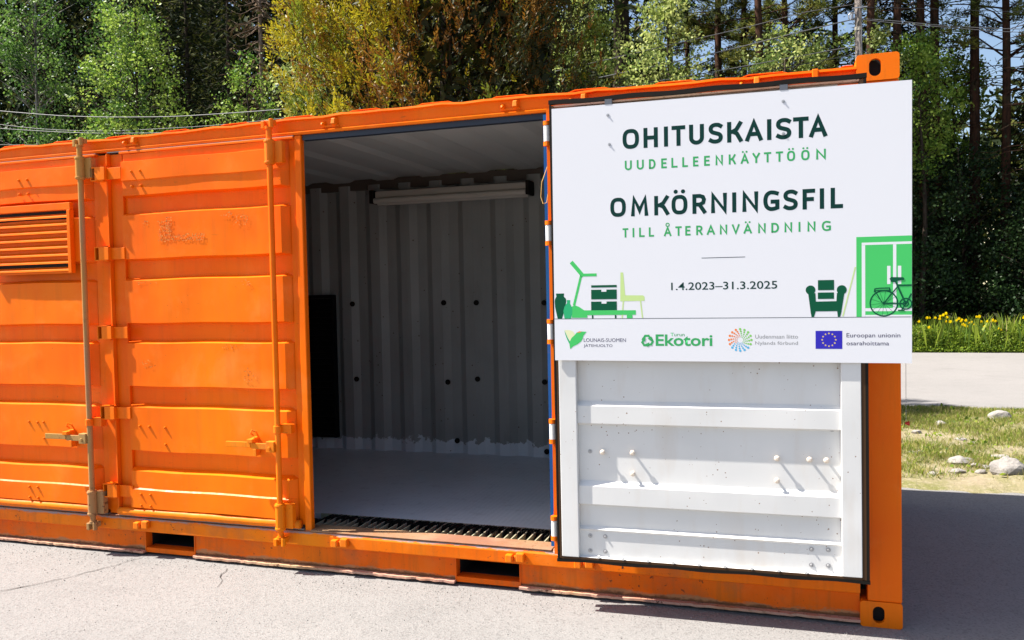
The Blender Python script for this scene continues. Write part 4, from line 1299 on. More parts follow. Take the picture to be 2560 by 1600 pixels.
# --- golden thuja beside the container
def thuja(x, y):
    rg = np.random.default_rng(5)
    t = thing('thuja', 'broad golden and bronze conifer rising just behind the container', 'tree', (x, y, .05))
    tm, _ = trunk_mb(7.4, .16, .03, rg, .1)
    K = 340
    kz = rg.beta(1.15, 1.25, K) * 6.8 + .4
    envk = np.interp(kz, [.3, 1.2, 3, 4.4, 5.6, 7.4], [1.45, 2.0, 2.15, 1.85, 1.45, .25])
    ka = rg.uniform(0, 2 * np.pi, K)
    kr = envk * (1 - .42 * rg.random(K) ** 1.6) * (1 + .14 * np.sin(ka * 4 + kz * 2.4))
    KC = np.stack([kr * np.cos(ka), kr * np.sin(ka), kz], 1)
    KD = np.stack([np.cos(ka) * .55, np.sin(ka) * .55, np.full(K, .9)], 1) + rg.normal(0, .18, (K, 3))
    KD /= np.linalg.norm(KD, axis=1, keepdims=True)
    N = 24000
    cl = rg.integers(0, K, N)
    s_ = rg.random(N)                      # along the plume, base to tip
    wid = .24 * (1 - .75 * s_)
    C = KC[cl] + KD[cl] * ((s_ - .4) * .95)[:, None] + rg.normal(0, 1, (N, 3)) * wid[:, None]
    a = np.arctan2(C[:, 1], C[:, 0]); r = np.hypot(C[:, 0], C[:, 1]); zc = C[:, 2]
    main = KD[cl] + rg.normal(0, .38, (N, 3))
    main /= np.linalg.norm(main, axis=1, keepdims=True)
    side = np.cross(main, rg.normal(size=(N, 3))); side /= np.linalg.norm(side, axis=1, keepdims=True)
    # patches of colour: bronze winter-burnt clumps, gold tips, green within; right side darkened to paint its shade
    kp = np.sin(KC[:, 0] * 2.1 + 1) * np.cos(KC[:, 2] * 1.8) + .6 * np.sin(KC[:, 1] * 3.1 + KC[:, 2] * 2.6) + rg.normal(0, .45, K)
    kk = np.where(kp > .85, 2, np.where(kp < -.45, 1, 0))
    kk = np.where((KC[:, 0] > .35) & (rg.random(K) < .85), rg.choice([1, 2, 3], K, p=[.36, .12, .52]), kk)
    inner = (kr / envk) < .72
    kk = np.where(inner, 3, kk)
    kind = kk[cl]
    kind = np.where((s_ < .3) & (rg.random(N) < .5), 2, kind)
    kind = np.where(rg.random(N) < .12, rg.integers(0, 4, N), kind)
    B, D, Ls, Ws, Mi = [], [], [], [], []
    Lm = rg.uniform(.13, .27, N)
    for k in range(9):
        s = k / 8; sg = 1 if k % 2 else -1
        b = C + main * (Lm * s * .75)[:, None]
        d = main * .8 + side * (sg * .75 * (1 - .4 * s)) + rg.normal(0, .12, (N, 3)) if k < 8 else main
        d = d / np.linalg.norm(d, axis=1, keepdims=True)
        B.append(b); D.append(d); Ls.append(Lm * rg.uniform(.24, .4, N) * (1 - .35 * s)); Ws.append(rg.uniform(.014, .028, N)); Mi.append(kind)
    V = blade_quads(np.concatenate(B), np.concatenate(D), np.concatenate(Ls), np.concatenate(Ws), rg)
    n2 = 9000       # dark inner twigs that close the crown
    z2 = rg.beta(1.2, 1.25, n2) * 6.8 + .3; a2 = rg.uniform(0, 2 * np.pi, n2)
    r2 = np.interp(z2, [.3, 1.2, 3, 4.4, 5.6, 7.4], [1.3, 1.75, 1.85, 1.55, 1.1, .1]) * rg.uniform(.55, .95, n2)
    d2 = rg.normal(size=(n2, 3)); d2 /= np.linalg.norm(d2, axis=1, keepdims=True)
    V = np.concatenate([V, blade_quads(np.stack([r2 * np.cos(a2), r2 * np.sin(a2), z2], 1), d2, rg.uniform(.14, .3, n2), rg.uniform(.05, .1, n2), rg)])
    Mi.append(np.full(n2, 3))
    for i in range(0, 120):
        c = C[i]; tm.tube([(0, 0, max(.3, c[2] - 1.0)), (c[0] * .6, c[1] * .6, c[2] - .45), tuple(c)], [.02, .012, .004], 4)
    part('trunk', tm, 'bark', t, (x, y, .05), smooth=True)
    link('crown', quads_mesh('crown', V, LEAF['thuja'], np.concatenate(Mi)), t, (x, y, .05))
thuja(-4.72, 6.2)

# --- broadleaf trees and bushes along the forest edge
leafy('birch', 'tall dark green birch at the far left edge of the wood', -26.3, 19.6, 16, [(2.5, 1.0), (5, 1.7), (8, 1.75), (12, 1.5), (15.5, .4)], 'birch', 12500, .115, 21, 190, .30, 3.5, bark='birch_bark', droop=.7)
leafy('birch', 'second dark birch half hidden left of the bright aspen', -24.4, 21.5, 15, [(3, .8), (6, 1.1), (9, 1.1), (13, .9), (15, .3)], 'birch', 6500, .11, 22, 110, .26, 4, bark='birch_bark', droop=.7)
leafy('aspen', 'bright aspen with a wide lower crown left of the dead spruce', -21.3, 19.0, 13.5, [(3.0, 1.5), (5.5, 1.75), (7.6, 1.95), (8.6, 1.5), (9.4, 1.25), (11.5, 1.3), (13.3, .5)], 'aspen', 13000, .105, 23, 170, .27, 3.5)
leafy('bush', 'light green bush low beneath the wide aspen, above the container roof', -20.2, 17.9, 7.3, [(3.2, 1.1), (5.4, 1.5), (6.6, 1.2), (7.3, .3)], 'aspen', 4200, .095, 24, 60, .24, 3.2, cat='bush')
leafy('young_aspen', 'small bright cone-shaped aspen in front of the dead spruce', -16.6, 18.6, 9.4, [(3, .8), (6, .95), (7.3, .9), (8.4, .6), (9.3, .15)], 'aspen', 6500, .095, 25, 90, .2, 3)
leafy('willow', 'pale silvery willow bush pressed against the left of the golden conifer', -8.05, 8.3, 5.9, [(1.5, .7), (3.3, .85), (4.6, .7), (5.7, .25)], 'willow', 8800, .062, 26, 90, .17, 1.2, cat='bush')
leafy('willow', 'low yellowish willow bush just above the roof left of the golden conifer', -7.4, 7.2, 4.1, [(1.2, .55), (2.8, .62), (3.6, .45), (4.1, .15)], 'willow', 3000, .06, 27, 50, .15, 1.2, cat='bush')
leafy('aspen', 'young aspen between the golden conifer and the thick dark trunk', -5.85, 18.6, 10.0, [(3, .9), (5.5, 1.0), (7.4, 1.0), (8.8, .8), (9.9, .3)], 'willow', 8200, .10, 28, 110, .22, 3)
leafy('aspen', 'round-headed young aspen right of the thick dark trunk', -3.45, 18.3, 9.3, [(3, 1.1), (5.4, 1.4), (7.2, 1.3), (8.4, .95), (9.3, .25)], 'willow', 10500, .10, 29, 130, .23, 3)
leafy('bush', 'broad pale bush behind the container left of the utility pole', -.45, 18.9, 8.0, [(3, 1.3), (5.3, 1.7), (6.8, 1.5), (7.6, 1.0), (8.1, .3)], 'willow', 10500, .095, 30, 120, .23, 3, cat='bush')
leafy('bush', 'small pale bush close on the right of the utility pole', 1.75, 19.6, 8.0, [(4, .5), (6.2, .6), (7.4, .45), (8.0, .15)], 'willow', 2800, .095, 31, 40, .18, 3.2, cat='bush')
leafy('young_maple', 'sunlit leafy young tree behind the upper right corner of the sign', 2.75, 19.8, 7.9, [(4.4, .4), (5.4, .7), (6.4, .8), (7.4, .6), (7.9, .2)], 'aspen', 6200, .085, 32, 80, .22, 1.5)
leafy('young_maple', 'yellow-green young tree lit between two pines at the right', 4.45, 25.0, 9.2, [(4.5, .6), (6.5, .9), (8.0, .8), (9.2, .2)], 'weed', 6500, .10, 33, 60, .24, 3)
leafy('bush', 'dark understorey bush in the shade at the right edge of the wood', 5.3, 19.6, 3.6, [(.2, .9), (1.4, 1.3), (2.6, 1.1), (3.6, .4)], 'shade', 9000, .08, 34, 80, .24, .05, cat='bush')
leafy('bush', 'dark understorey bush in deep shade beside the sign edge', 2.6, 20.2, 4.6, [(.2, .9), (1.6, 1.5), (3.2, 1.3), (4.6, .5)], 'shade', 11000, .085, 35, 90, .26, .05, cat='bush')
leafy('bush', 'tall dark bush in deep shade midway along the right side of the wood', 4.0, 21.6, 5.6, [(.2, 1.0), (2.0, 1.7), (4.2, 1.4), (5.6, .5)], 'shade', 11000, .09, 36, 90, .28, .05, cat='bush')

# --- conifers
SPR = [spruce_mesh(101, 17, 2.3, 2.2, 24), spruce_mesh(102, 15, 2.0, 1.8, 24), spruce_mesh(103, 19, 2.6, 3.0, 20, .12)]
DEAD = spruce_mesh(104, 16, 1.7, 4.0, 9, .95, .13, 'dead_wood')
def lab(i, x):
    return i
spr_spots = [  # x, y, mesh, rot, scale
 (-30.5, 24, 0, 0., 1.05), (-27.5, 26, 2, 1., 1.0), (-24.6, 24.5, 1, 2., 1.05), (-22.0, 22.5, 0, .5, 1.0), (-19.3, 21.2, 1, 1.4, .95), (-17.9, 25, 2, 3., 1.0),
 (-15.2, 21.2, 0, 2.2, .95), (-13.6, 23.5, 1, 4., 1.1), (-12.0, 20.8, 1, 5., .9), (-10.3, 22.8, 0, 3.3, 1.05), (-8.2, 21.4, 2, .9, .95), (-6.9, 24.2, 0, 5.1, 1.0),
 (-33, 30, 2, 1.3, 1.1), (-28, 32, 0, .3, 1.1), (-23, 30, 1, 2.8, 1.15), (-19, 32, 0, 4.1, 1.1), (-14.5, 30, 2, 5.5, 1.1), (-10.5, 29, 1, .2, 1.1),
 (-26.0, 29, 0, 1.7, 1.15), (2.6, 24.5, 1, 1.9, .95), (4.0, 30.5, 2, 2.5, .85), (7.2, 24.8, 0, 4.4, .9), (6.2, 21.2, 1, 2.9, .62), (9.5, 22.5, 2, .6, .95), (3.2, 22.4, 1, 3.9, .60)]
places = ['behind the tall birch at the far left', 'deep behind the left birches', 'between the far left birch and the aspen', 'directly behind the wide aspen', 'left of the dead spruce behind the aspen', 'far behind the dead spruce',
 'right of the dead spruce with light green tips', 'behind the gap left of the golden conifer', 'just left of the golden conifer top', 'behind the golden conifer', 'to the right behind the golden conifer', 'left of the thick dark trunk',
 'in the back row at the far left', 'in the back row behind the birches', 'in the back row behind the aspen', 'in the back row behind the dead spruce', 'in the back row left of the golden conifer', 'in the back row behind the golden conifer',
 'in the back row between the birches and the aspen', 'right behind the utility pole', 'far back between the right-hand pines', 'at the right edge behind the pines', 'short, low at the right edge', 'past the right edge of the sign', 'short, close behind the sign corner']
for i, ((x, y, k, r, s), pl) in enumerate(zip(spr_spots, places)):
    place('spruce', SPR[k], 'dark green spruce ' + pl, 'tree', x, y, r, s, 'dark spruces of the wood')
place('dead_spruce', DEAD, 'half-dead brown spruce with bare hanging twigs above the container roof', 'tree', -16.9, 19.8, .4, 1.0)

PIN = [pine_mesh(201, 17, 7.6, 2.1, 75, .15), pine_mesh(202, 18, 9.6, 1.9, 60, .17), pine_mesh(203, 16, 7.4, 1.8, 70, .13)]
pine_spots = [(-4.55, 27, 1, .2, 1, 'far left of the pines seen through the sky gap'), (-3.75, 25.6, 2, 1.2, 1, 'slim, second from the left at the sky gap'), (-2.62, 24.4, 1, 2.2, 1, 'left of the bright sky gap, crown high'),
 (-1.78, 25.3, 0, 3.1, 1, 'right of the bright sky gap'), (-1.2, 28.5, 2, 4.0, 1.05, 'thin, far behind the pale bush'), (-.55, 23.2, 0, 5.0, .95, 'yellow-green crowned, behind the pale bush'),
 (.9, 24.2, 2, .7, 1.0, 'crown behind the top of the utility pole'), (3.05, 21.8, 1, 1.5, .95, 'thin dark trunk, left of a close pair'), (3.42, 22.2, 1, 2.7, 1.0, 'thin dark trunk, right of a close pair'),
 (4.45, 22.6, 1, 3.6, 1.0, 'reddish trunk between the pair and the corner pine'), (5.15, 22.0, 0, 4.6, .95, 'thick dark trunk beside the open sky at upper right'), (5.05, 19.0, 1, 5.2, .8, 'reddish trunk cut by the right edge of the picture')]
for x, y, k, r, s, pl in pine_spots:
    place('pine', PIN[k], 'pine with ' + pl if 'trunk' in pl or 'crown' in pl.split(',')[0] else 'pine ' + pl, 'tree', x, y, r, s, 'pines of the wood')
SHADE_PINE = pine_mesh(204, 19, 10.8, 3.1, 150, .13)  # pines added so their dense crowns above the view shade the right-hand bushes
for x, y, r, s, pl in ((-1.2, 19.7, .3, 1.0, 'added tall shading pine with a bare dark trunk behind the pale bush'), (1.45, 19.9, 2.1, 1.0, 'added tall shading pine with its bare trunk right behind the utility pole'), (2.35, 20.6, 4.1, 1.02, 'added tall shading pine with a bare trunk just right of the container corner')):
    place('pine', SHADE_PINE, pl, 'tree', x, y, r, s, 'pines of the wood')
# thick old trunk
old = thing('old_spruce', 'thick dark old trunk with grey lichen between two young aspens', 'tree', (-5.05, 20.0, .1))
rg_ = np.random.default_rng(77)
om, _ = trunk_mb(18, .34, .12, rg_, .1, n=16, seg=18)
for _ in range(60):
    z = rg_.uniform(3, 12); a = rg_.uniform(0, 6.28); L = rg_.uniform(.3, 1.1)
    om.tube([(0, 0, z), (math.cos(a) * L * .6, math.sin(a) * L * .6, z - .05), (math.cos(a) * L, math.sin(a) * L, z - .3 * L)], [.016, .01, .004], 4)
part('trunk', om, 'bark', old, (-5.05, 20.0, .1), smooth=True)
V, mi, tw = spruce_crown(19, 2.4, 9.6, np.random.default_rng(78), 22, .1)
o = link('crown', quads_mesh('crown', V, LEAF['spruce'], mi), old, (-5.05, 20.0, .1))

# far-off wood closing the gaps between trunks
def far_wood():
    rg = np.random.default_rng(300)
    N = 150000
    x = np.concatenate([rg.uniform(-75, 30, 90000), rg.uniform(-60, -7, 60000)]); y = rg.uniform(36, 44, N)
    top = np.interp(x, [-75, -20, -9, -6, -4.6, -3.2, -1.5, 0, 3, 5.2, 7.0, 9.5, 13, 30], [25, 20, 15, 12.5, 8.5, 7.6, 9.5, 13, 12, 9.0, 8.2, 9.6, 14, 16]) + 1.1 * np.sin(x * 2.3) + .8 * np.sin(x * 5.1)
    z = rg.random(N) ** .8 * top
    c = np.stack([x, y, z], 1)
    # the wood carries on to both sides of the stretch in view
    n2 = 60000
    x2 = np.where(rg.random(n2) < .55, rg.uniform(10.5, 48, n2), rg.uniform(-80, -36, n2)); y2 = rg.uniform(21, 36, n2)
    z2 = rg.random(n2) ** .8 * (12 + 2.5 * np.sin(x2 * .9) + 1.5 * np.sin(x2 * 2.7 + y2))
    c = np.concatenate([c, np.stack([x2, y2, z2], 1)]); N += n2
    d = rg.normal(size=(N, 3)); d[:, 2] -= .5; d /= np.linalg.norm(d, axis=1, keepdims=True)
    V = blade_quads(c, d, rg.uniform(.4, .9, N), rg.uniform(.14, .3, N), rg)
    o = link('far_wood', quads_mesh('far_wood', V, LEAF['spruce'], rg.choice(2, N, p=[.75, .25])))
    tag(o, 'dark far-off wood seen between the nearer trunks', 'wood', None, 'stuff')
far_wood()

# --- verge grass, weeds and stones
def blades(name, xs, ys, zf, hmin, hmax, w, kind, seed, label, spread=.35, wts=(.5, .3, .2)):
    rg = np.random.default_rng(seed); n = len(xs)
    b = np.stack([xs, ys, zf(xs, ys) - .01], 1)
    d = rg.normal(0, spread, (n, 3)); d[:, 2] = 1; d /= np.linalg.norm(d, axis=1, keepdims=True)
    L = rg.uniform(hmin, hmax, n); ww = rg.uniform(.6, 1.2, n) * w
    s = np.cross(d, rg.normal(size=(n, 3))); s /= np.linalg.norm(s, axis=1, keepdims=True)
    bend = rg.normal(0, .14, (n, 3)); bend[:, 2] = 0
    tip = b + (d + bend) * L[:, None]
    V = np.stack([b - s * ww[:, None] / 2, b + s * ww[:, None] / 2, b + (d + bend * .5) * L[:, None] * .6 + s * ww[:, None] * .4, tip], 1).reshape(-1, 3)
    o = link(name, quads_mesh(name, V, LEAF[kind], rg.choice(3, n, p=wts)))
    return tag(o, label, 'grass', None, 'stuff')
rg = np.random.default_rng(401)
def verge_pts(n, x0, x1, y0, y1, thr):
    x = rg.uniform(x0, x1, n); y = rg.uniform(y0, y1, n)
    dens = vnoise(x * 1.1, y * 1.1, 7) + .5 * vnoise(x * 3, y * 3, 9) + (y - 5.2) * .16
    k = dens + rg.normal(0, .3, n) > thr
    return x[k], y[k]
xa, ya = verge_pts(170000, .2, 4.2, 3.15, 7.55, -.12)
xb, yb = verge_pts(26000, -16, .2, 3.2, 7.5, -.1)
xc, yc = verge_pts(9000, 4.2, 11, 3.2, 7.5, -.1)
blades('grass', np.concatenate([xa, xb, xc]), np.concatenate([ya, yb, yc]), verge_h, .02, .085, .0042, 'grass', 402, 'patchy short grass growing among the stones beside the road', .6, (.40, .46, .14))
# broad-leaved weeds among the grass
def weeds(n, x0, x1, y0, y1, zf, size, hmax, kind, seed, name, label, thr=None):
    rg = np.random.default_rng(seed)
    x = rg.uniform(x0, x1, n); y = rg.uniform(y0, y1, n)
    if thr is not None:
        k = vnoise(x * 2.2, y * 2.2, 13) + rg.normal(0, .25, n) > thr
        x, y = x[k], y[k]
    n = len(x)
    hh = hmax(x, y) if callable(hmax) else hmax
    z = zf(x, y) + rg.random(n) ** .7 * hh
    V = leaf_quads(np.stack([x, y, z], 1), size, rg, .0, .34, .25)
    o = link(name, quads_mesh(name, V, LEAF[kind], rg.choice(3, n, p=[.5, .3, .2])))
    return tag(o, label, 'weeds', None, 'stuff')
weeds(7000, .2, 4.2, 3.2, 7.5, verge_h, .045, .04, 'weed', 403, 'weeds', 'low broad-leaved weeds scattered over the stony verge', .55)
far_h = lambda x, y: (.42 + .16 * vnoise(x * 2.1, y * .8, 21)) * np.clip((y - 16.95) / .22, .25, 1)
weeds(60000, 1.4, 7.2, 16.98, 18.4, wood_h, .05, far_h, 'weed', 404, 'roadside_plants', 'lush bright green roadside plants along the far side of the road')
weeds(12000, -30, 1.2, 16.98, 18.5, wood_h, .11, far_h, 'weed', 405, 'roadside_plants', 'lush green roadside plants behind the container along the far road edge')
rg = np.random.default_rng(406)
xa = rg.uniform(1.2, 7, 1500); ya = rg.uniform(17.0, 18.8, 1500)
blades('tall_grass', xa, ya, wood_h, .3, .85, .008, 'grass', 407, 'tall grass blades standing among the yellow flowers', .2, (.6, .1, .3))

def rock_mesh(seed, sx, sy, sz):
    import bmesh
    bm = bmesh.new(); bmesh.ops.create_icosphere(bm, subdivisions=3, radius=1)
    rg = random.Random(seed); ph = [rg.uniform(0, 6) for _ in range(6)]
    planes = [(Vector((rg.gauss(0, 1), rg.gauss(0, 1), rg.gauss(0, 1))).normalized(), rg.uniform(.62, .88)) for _ in range(9)]
    for v in bm.verts:
        p = v.co.copy()
        for n_, d_ in planes:
            k = p.dot(n_)
            if k > d_: p -= n_ * (k - d_) * .92
        p *= 1 + .05 * math.sin(p.x * 5 + ph[0]) * math.sin(p.y * 6 + ph[1]) + .03 * math.sin(p.z * 11 + ph[2])
        v.co = Vector((p.x * sx, p.y * sy, p.z * sz))
    me = bpy.data.meshes.new('stone'); bm.to_mesh(me); bm.free()
    me.materials.append(M['rock'])
    return me
stone_desc = [
 (1.16, 3.36, .30, .15, .14, 'largest pale boulder at the near edge of the verge by the shadow'), (.86, 3.70, .155, .12, .085, 'flat pale rock nearest the container corner on the verge'),
 (.97, 3.60, .10, .08, .05, 'small pale rock leaning on the flat rock near the container'), (1.72, 6.44, .20, .13, .13, 'pale rounded rock far up the verge near the road'),
 (1.03, 5.75, .10, .08, .06, 'small grey rock among the upper grass'), (.73, 5.25, .08, .06, .05, 'small round rock in the grass below the shaded patch'),
 (1.22, 3.85, .12, .09, .085, 'pinkish rock standing just behind the largest boulder'), (1.14, 3.70, .085, .07, .06, 'pale rock tucked between the pinkish rock and the largest boulder'),
 (1.27, 4.18, .15, .08, .04, 'flat white stone above the pinkish rock'), (.93, 3.80, .09, .07, .06, 'grey angular stone in the middle of the verge'),
 (.79, 3.42, .11, .08, .045, 'half-buried tan stone at the verge edge'), (.95, 3.36, .085, .06, .04, 'small white stone at the verge edge'),
 (.55, 4.05, .07, .05, .035, 'small whitish stone near the container side'), (.62, 4.15, .05, .035, .03, 'tiny white pebble-like stone near the container side'),
 (.80, 4.15, .06, .045, .03, 'small pale stone in the sparse grass'), (1.16, 4.80, .06, .045, .04, 'small white stone alone in the dry grass'),
 (1.02, 3.52, .06, .045, .04, 'bright little stone left of the largest boulder'), (.52, 5.9, .12, .09, .07, 'grey rock in the shaded grass patch'), (.60, 3.27, .09, .06, .035, 'dark stone at the foot of the verge in the container shadow'), (1.08, 4.95, .09, .06, .03, 'low grey stone half grown over'),
 (1.42, 3.55, .10, .07, .05, 'grey stone right of the largest boulder'), (1.95, 5.2, .14, .1, .08, 'grey rock further right along the verge')]
for i, (x, y, sx, sy, sz, lb) in enumerate(stone_desc):
    o = link('stone', rock_mesh(500 + i, sx * .62, sy * .62, sz * .66))
    o.location = (x, y, float(verge_h(np.array([x]), np.array([y]))[0]) + sz * .12)
    o.rotation_euler = (random.uniform(-.15, .15), random.uniform(-.15, .15), random.uniform(-.5, .5))
    tag(o, lb, 'stone', 'stones on the verge')

# yellow globe flowers
def flower_mesh():
    hd = MB(); rgf = random.Random(3)
    for ring, (n, r, z, tl) in enumerate(((6, .030, .0, .5), (6, .024, .008, .9), (4, .014, .016, 1.2))):
        for i in range(n):
            a = 6.283 * (i + .5 * ring) / n
            ca, sa = math.cos(a), math.sin(a)
            w = .018; o_ = r * 1.05
            hd.add([(ca * .006, sa * .006, z - .006), (ca * o_ * .7 - sa * w, sa * o_ * .7 + ca * w, z + .010 * tl), (ca * o_, sa * o_, z + .026 * tl), (ca * o_ * .7 + sa * w, sa * o_ * .7 - ca * w, z + .010 * tl)], [(0, 1, 2, 3)])
    st = MB(); st.tube([(0, 0, -.55), (.01, 0, -.3), (0, 0, -.004)], .0035, 5)
    for i, z in enumerate((-.42, -.3, -.2)):
        a = i * 2.2; st.add([(0, 0, z), (math.cos(a) * .018 - math.sin(a) * .006, math.sin(a) * .018 + math.cos(a) * .006, z + .02), (math.cos(a) * .038, math.sin(a) * .038, z + .02), (math.cos(a) * .018 + math.sin(a) * .006, math.sin(a) * .018 - math.cos(a) * .006, z + .02)], [(0, 1, 2, 3)])
    return hd.mesh('flower_head', [M['petal']]), st.mesh('stem', [LEAF['weed'][0]])
fh, fs = flower_mesh()
fl_spots = [(2.30, .60), (2.47, .60), (2.53, .645), (2.50, .59), (2.64, .61), (2.73, .70), (2.735, .66), (2.80, .665), (2.86, .705), (2.85, .64), (2.88, .64), (2.94, .71), (2.82, .61), (3.07, .58), (3.13, .62), (3.17, .62), (3.20, .645), (3.23, .63), (3.18, .60),
 (3.28, .595), (3.26, .565), (3.37, .61), (3.34, .585), (3.43, .575), (3.48, .615), (3.53, .62), (3.58, .60), (3.63, .59), (3.68, .60), (3.77, .615), (3.80, .60), (3.86, .55), (3.92, .555), (3.95, .53), (4.42, .63), (4.36, .6), (4.75, .62), (5.0, .6), (5.3, .64), (1.9, .6), (1.6, .62)]
for i, (x, z) in enumerate(fl_spots):
    y = 17.15 + random.uniform(0, .8); z += random.choice((-.14, -.06, -.02, 0, .02, .05))
    k = 1 + (y - 17.0) / 21.0
    t = thing('yellow_flower', 'yellow globe flower in the plants along the far side of the road', 'flower', (x * k - .0 * y, y, z + .1), 'yellow flowers beyond the road')
    t.rotation_euler = (random.uniform(-.25, .25), random.uniform(-.25, .25), random.uniform(0, 6)); s = random.uniform(.95, 1.4); t.scale = (s, s, s)
    for nm, me in (('stem', fs), ('flower_head', fh)):
        o = bpy.data.objects.new(nm, me); COL.objects.link(o); o.parent = t

# --- utility pole and overhead lines
PX, PY = 1.16, 18.2
pole = thing('utility_pole', 'weathered wooden utility pole rising behind the right end of the container', 'pole', (PX, PY, .1))
part('shaft', MB().tube([(PX, PY, 0), (PX - .005, PY, 5), (PX - .02, PY, 9.6)], [.10, .088, .075], 14), 'pole_wood', pole, smooth=True)
part('band', MB().cyl((PX - .01, PY, 7.76), (PX - .01, PY, 7.84), .089, n=14), flat_mat('pale_band', (.5, .46, .38), .6), pole)
part('bracket', MB().tube([(PX - .08, PY - .03, 8.02), (PX - .20, PY - .05, 8.03), (PX - .235, PY - .05, 8.07), (PX - .235, PY - .05, 8.15), (PX - .19, PY - .05, 8.19), (PX - .08, PY - .03, 8.18)], .014, 6)
     .cyl((PX - .16, PY - .05, 8.04), (PX - .16, PY - .05, 8.16), .035, n=10), 'steel', pole)
part('crossarm', MB().box(PX - .16, PX + .18, PY - .11, PY - .085, 8.275, 8.30), 'steel', pole)
part('cable_riser', MB().tube([(PX + .06, PY - .085, .2), (PX + .055, PY - .08, 5), (PX + .05, PY - .085, 9.4)], .016, 6), 'cable', pole)
def wire(pts, r, mat, label):
    m = MB(); k = 10; P = []
    for a, b in zip(pts, pts[1:]):
        for i in range(k):
            t = i / k; P.append(tuple(a[j] + (b[j] - a[j]) * t for j in range(3)))
    P.append(pts[-1])
    # smooth
    for _ in range(12):
        P = [P[0]] + [tuple((P[i - 1][j] + 2 * P[i][j] + P[i + 1][j]) / 4 for j in range(3)) for i in range(1, len(P) - 1)] + [P[-1]]
    o = part('overhead_cable', m.tube(P, r, 6), mat, None, smooth=True)
    tag(o, label, 'cable', 'overhead cables along the road')
# the lines run from the pole to the left along the road, sagging, past a far left support out of view
wire([(-42, 16.4, 10.6), (-34, 16.6, 9.35), (-26.2, 17, 8.05), (-22.6, 17, 7.50), (-20.5, 17, 7.28), (-18.2, 17, 7.1), (-16.8, 17, 7.05), (-14.4, 17, 6.98), (-10, 17.4, 7.1), (-5.81, 17.7, 7.07), (-4.92, 17.7, 7.17), (-3.02, 17.8, 7.39), (-1.7, 17.9, 7.58), (-.43, 18, 7.8), (1.10, 18.1, 8.03)], 0.0136, 'cable', 'thickest overhead cable, sagging over the left trees and rising to the pole bracket')
wire([(-42, 16.3, 9.8), (-34, 16.5, 8.7), (-26.24, 17, 7.64), (-23.44, 17, 7.15), (-20.74, 17, 6.85), (-16, 17.3, 6.75), (-10, 17.5, 7.0), (-5.77, 17.7, 7.49), (-3.45, 17.7, 7.77), (-1.37, 17.9, 8.07), (-.12, 18, 8.3), (1.10, 18.1, 8.38)], 0.0087, 'cable', 'thin upper cable climbing steeply to the top of the pole')
wire([(-42, 16.2, 9.5), (-34, 16.4, 8.5), (-26.25, 16.9, 7.45), (-23.45, 16.9, 7.08), (-21.04, 16.9, 6.80), (-16, 17.2, 6.5), (-8, 17.5, 6.55), (-1.93, 17.9, 7.07), (1.11, 18.1, 7.38)], 0.0099, 'cable', 'middle of the low cables over the left end of the container')
wire([(-42, 16.1, 8.6), (-34, 16.3, 7.7), (-26.28, 16.8, 6.84), (-25.48, 16.8, 6.78), (-18, 17.2, 6.2), (-8, 17.6, 6.3), (-.75, 18, 6.97), (1.11, 18.1, 7.18)], 0.0087, 'cable_dark', 'lowest cable, barely showing above the roof at far left')
wire([(1.2, 18.15, 8.03), (1.94, 18.0, 7.84), (3.03, 18, 7.59), (4.63, 18, 7.31), (9, 17.8, 6.9), (16, 17.6, 7.2)], 0.0087, 'cable', 'upper of the two close cables running right from the pole bracket')
wire([(1.2, 18.12, 8.0), (1.94, 17.98, 7.78), (3.03, 17.9, 7.53), (4.63, 17.9, 7.20), (9, 17.7, 6.8), (16, 17.5, 7.1)], 0.0074, 'cable', 'lower of the two close cables running right from the pole bracket')
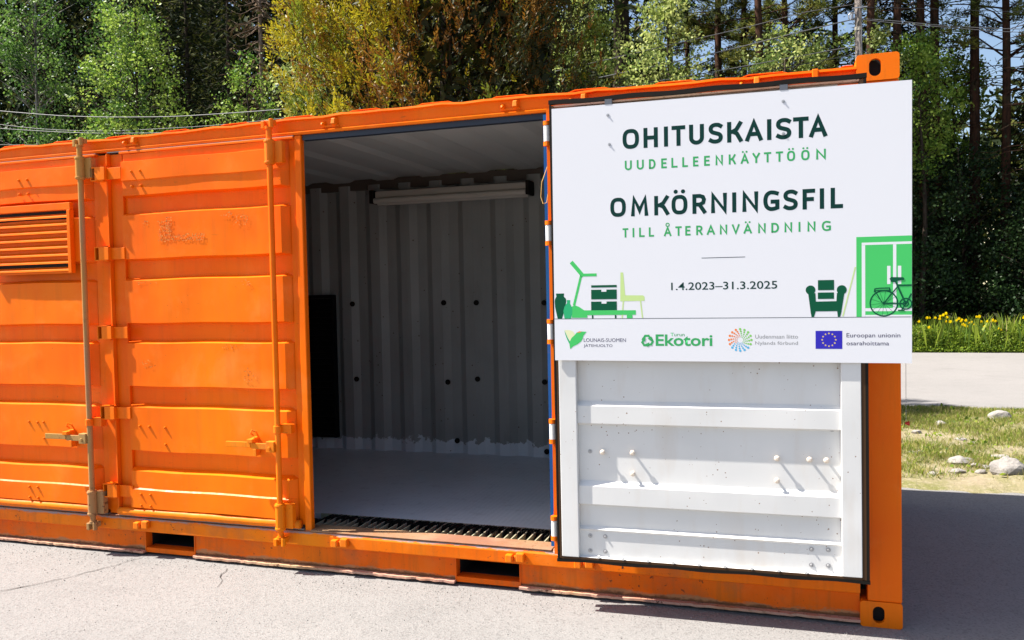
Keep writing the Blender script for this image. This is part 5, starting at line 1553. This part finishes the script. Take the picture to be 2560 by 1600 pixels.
wire([(1.2, 18.1, 8.29), (3.03, 17.9, 7.95), (4.63, 17.9, 7.67), (9, 17.7, 7.2), (16, 17.5, 7.5)], 0.0056, 'cable_dark', 'thin dark cable running right from the crossarm of the pole')

# --- glimpse of a house between the right-hand trunks
hs = thing('house', 'pale yellow wooden house glimpsed between the trunks at the right edge', 'house', (15.5, 62, .6))
part('wall', MB().box(13.0, 18.5, 60, 66, .3, 7.2), flat_mat('cream_boards', (.5, .46, .30), .7), hs)
part('roof', MB().add([(12.6, 59.6, 7.15), (18.9, 59.6, 7.15), (18.9, 63, 9.6), (12.6, 63, 9.6), (12.6, 66.4, 7.15), (18.9, 66.4, 7.15)], [(0, 1, 2, 3), (3, 2, 5, 4), (0, 3, 4), (1, 5, 2), (0, 4, 5, 1)]), flat_mat('dark_roof', (.06, .055, .05), .7), hs)
w1 = None
for x in (13.9, 15.6, 17.3):
    f_ = part('window', MB().box(x - .5, x + .5, 59.95, 59.999, 4.8, 6.1), flat_mat('white_frame', (.7, .7, .68), .5), hs)
    part('pane', MB().box(x - .42, x + .42, 59.94, 59.949, 4.88, 6.02), flat_mat('dark_pane', (.02, .025, .03), .1), f_)

# --- loose grit on the yard
def grit():
    rg = np.random.default_rng(900); n = 2600
    x = rg.uniform(-7.5, 1.2, n); y = np.where(rg.random(n) < .45, -.02 - np.abs(rg.normal(0, .12, n)), rg.uniform(-2.4, -.02, n))
    r = rg.uniform(.0018, .0052, n)
    b_ = np.stack([x, y, r * .5], 1); V = []
    th = rg.uniform(0, 6.28, n)
    P = [np.stack([np.cos(th + k * 2.094) * r, np.sin(th + k * 2.094) * r * rg.uniform(.6, 1, n), -r * .45], 1) + b_ for k in range(3)]
    top = b_ + np.stack([rg.normal(0, .3, n) * r, rg.normal(0, .3, n) * r, r * rg.uniform(.5, .9, n)], 1)
    for k in range(3): V.append(np.stack([P[k], P[(k + 1) % 3], top], 1))
    V = np.concatenate(V).reshape(-1, 3)
    o = link('grit', quads_mesh('grit', V, [M['rock']], np.zeros(len(V) // 3), per=3))
    tag(o, 'loose grit scattered on the asphalt along the container base', 'grit', None, 'stuff')
grit()
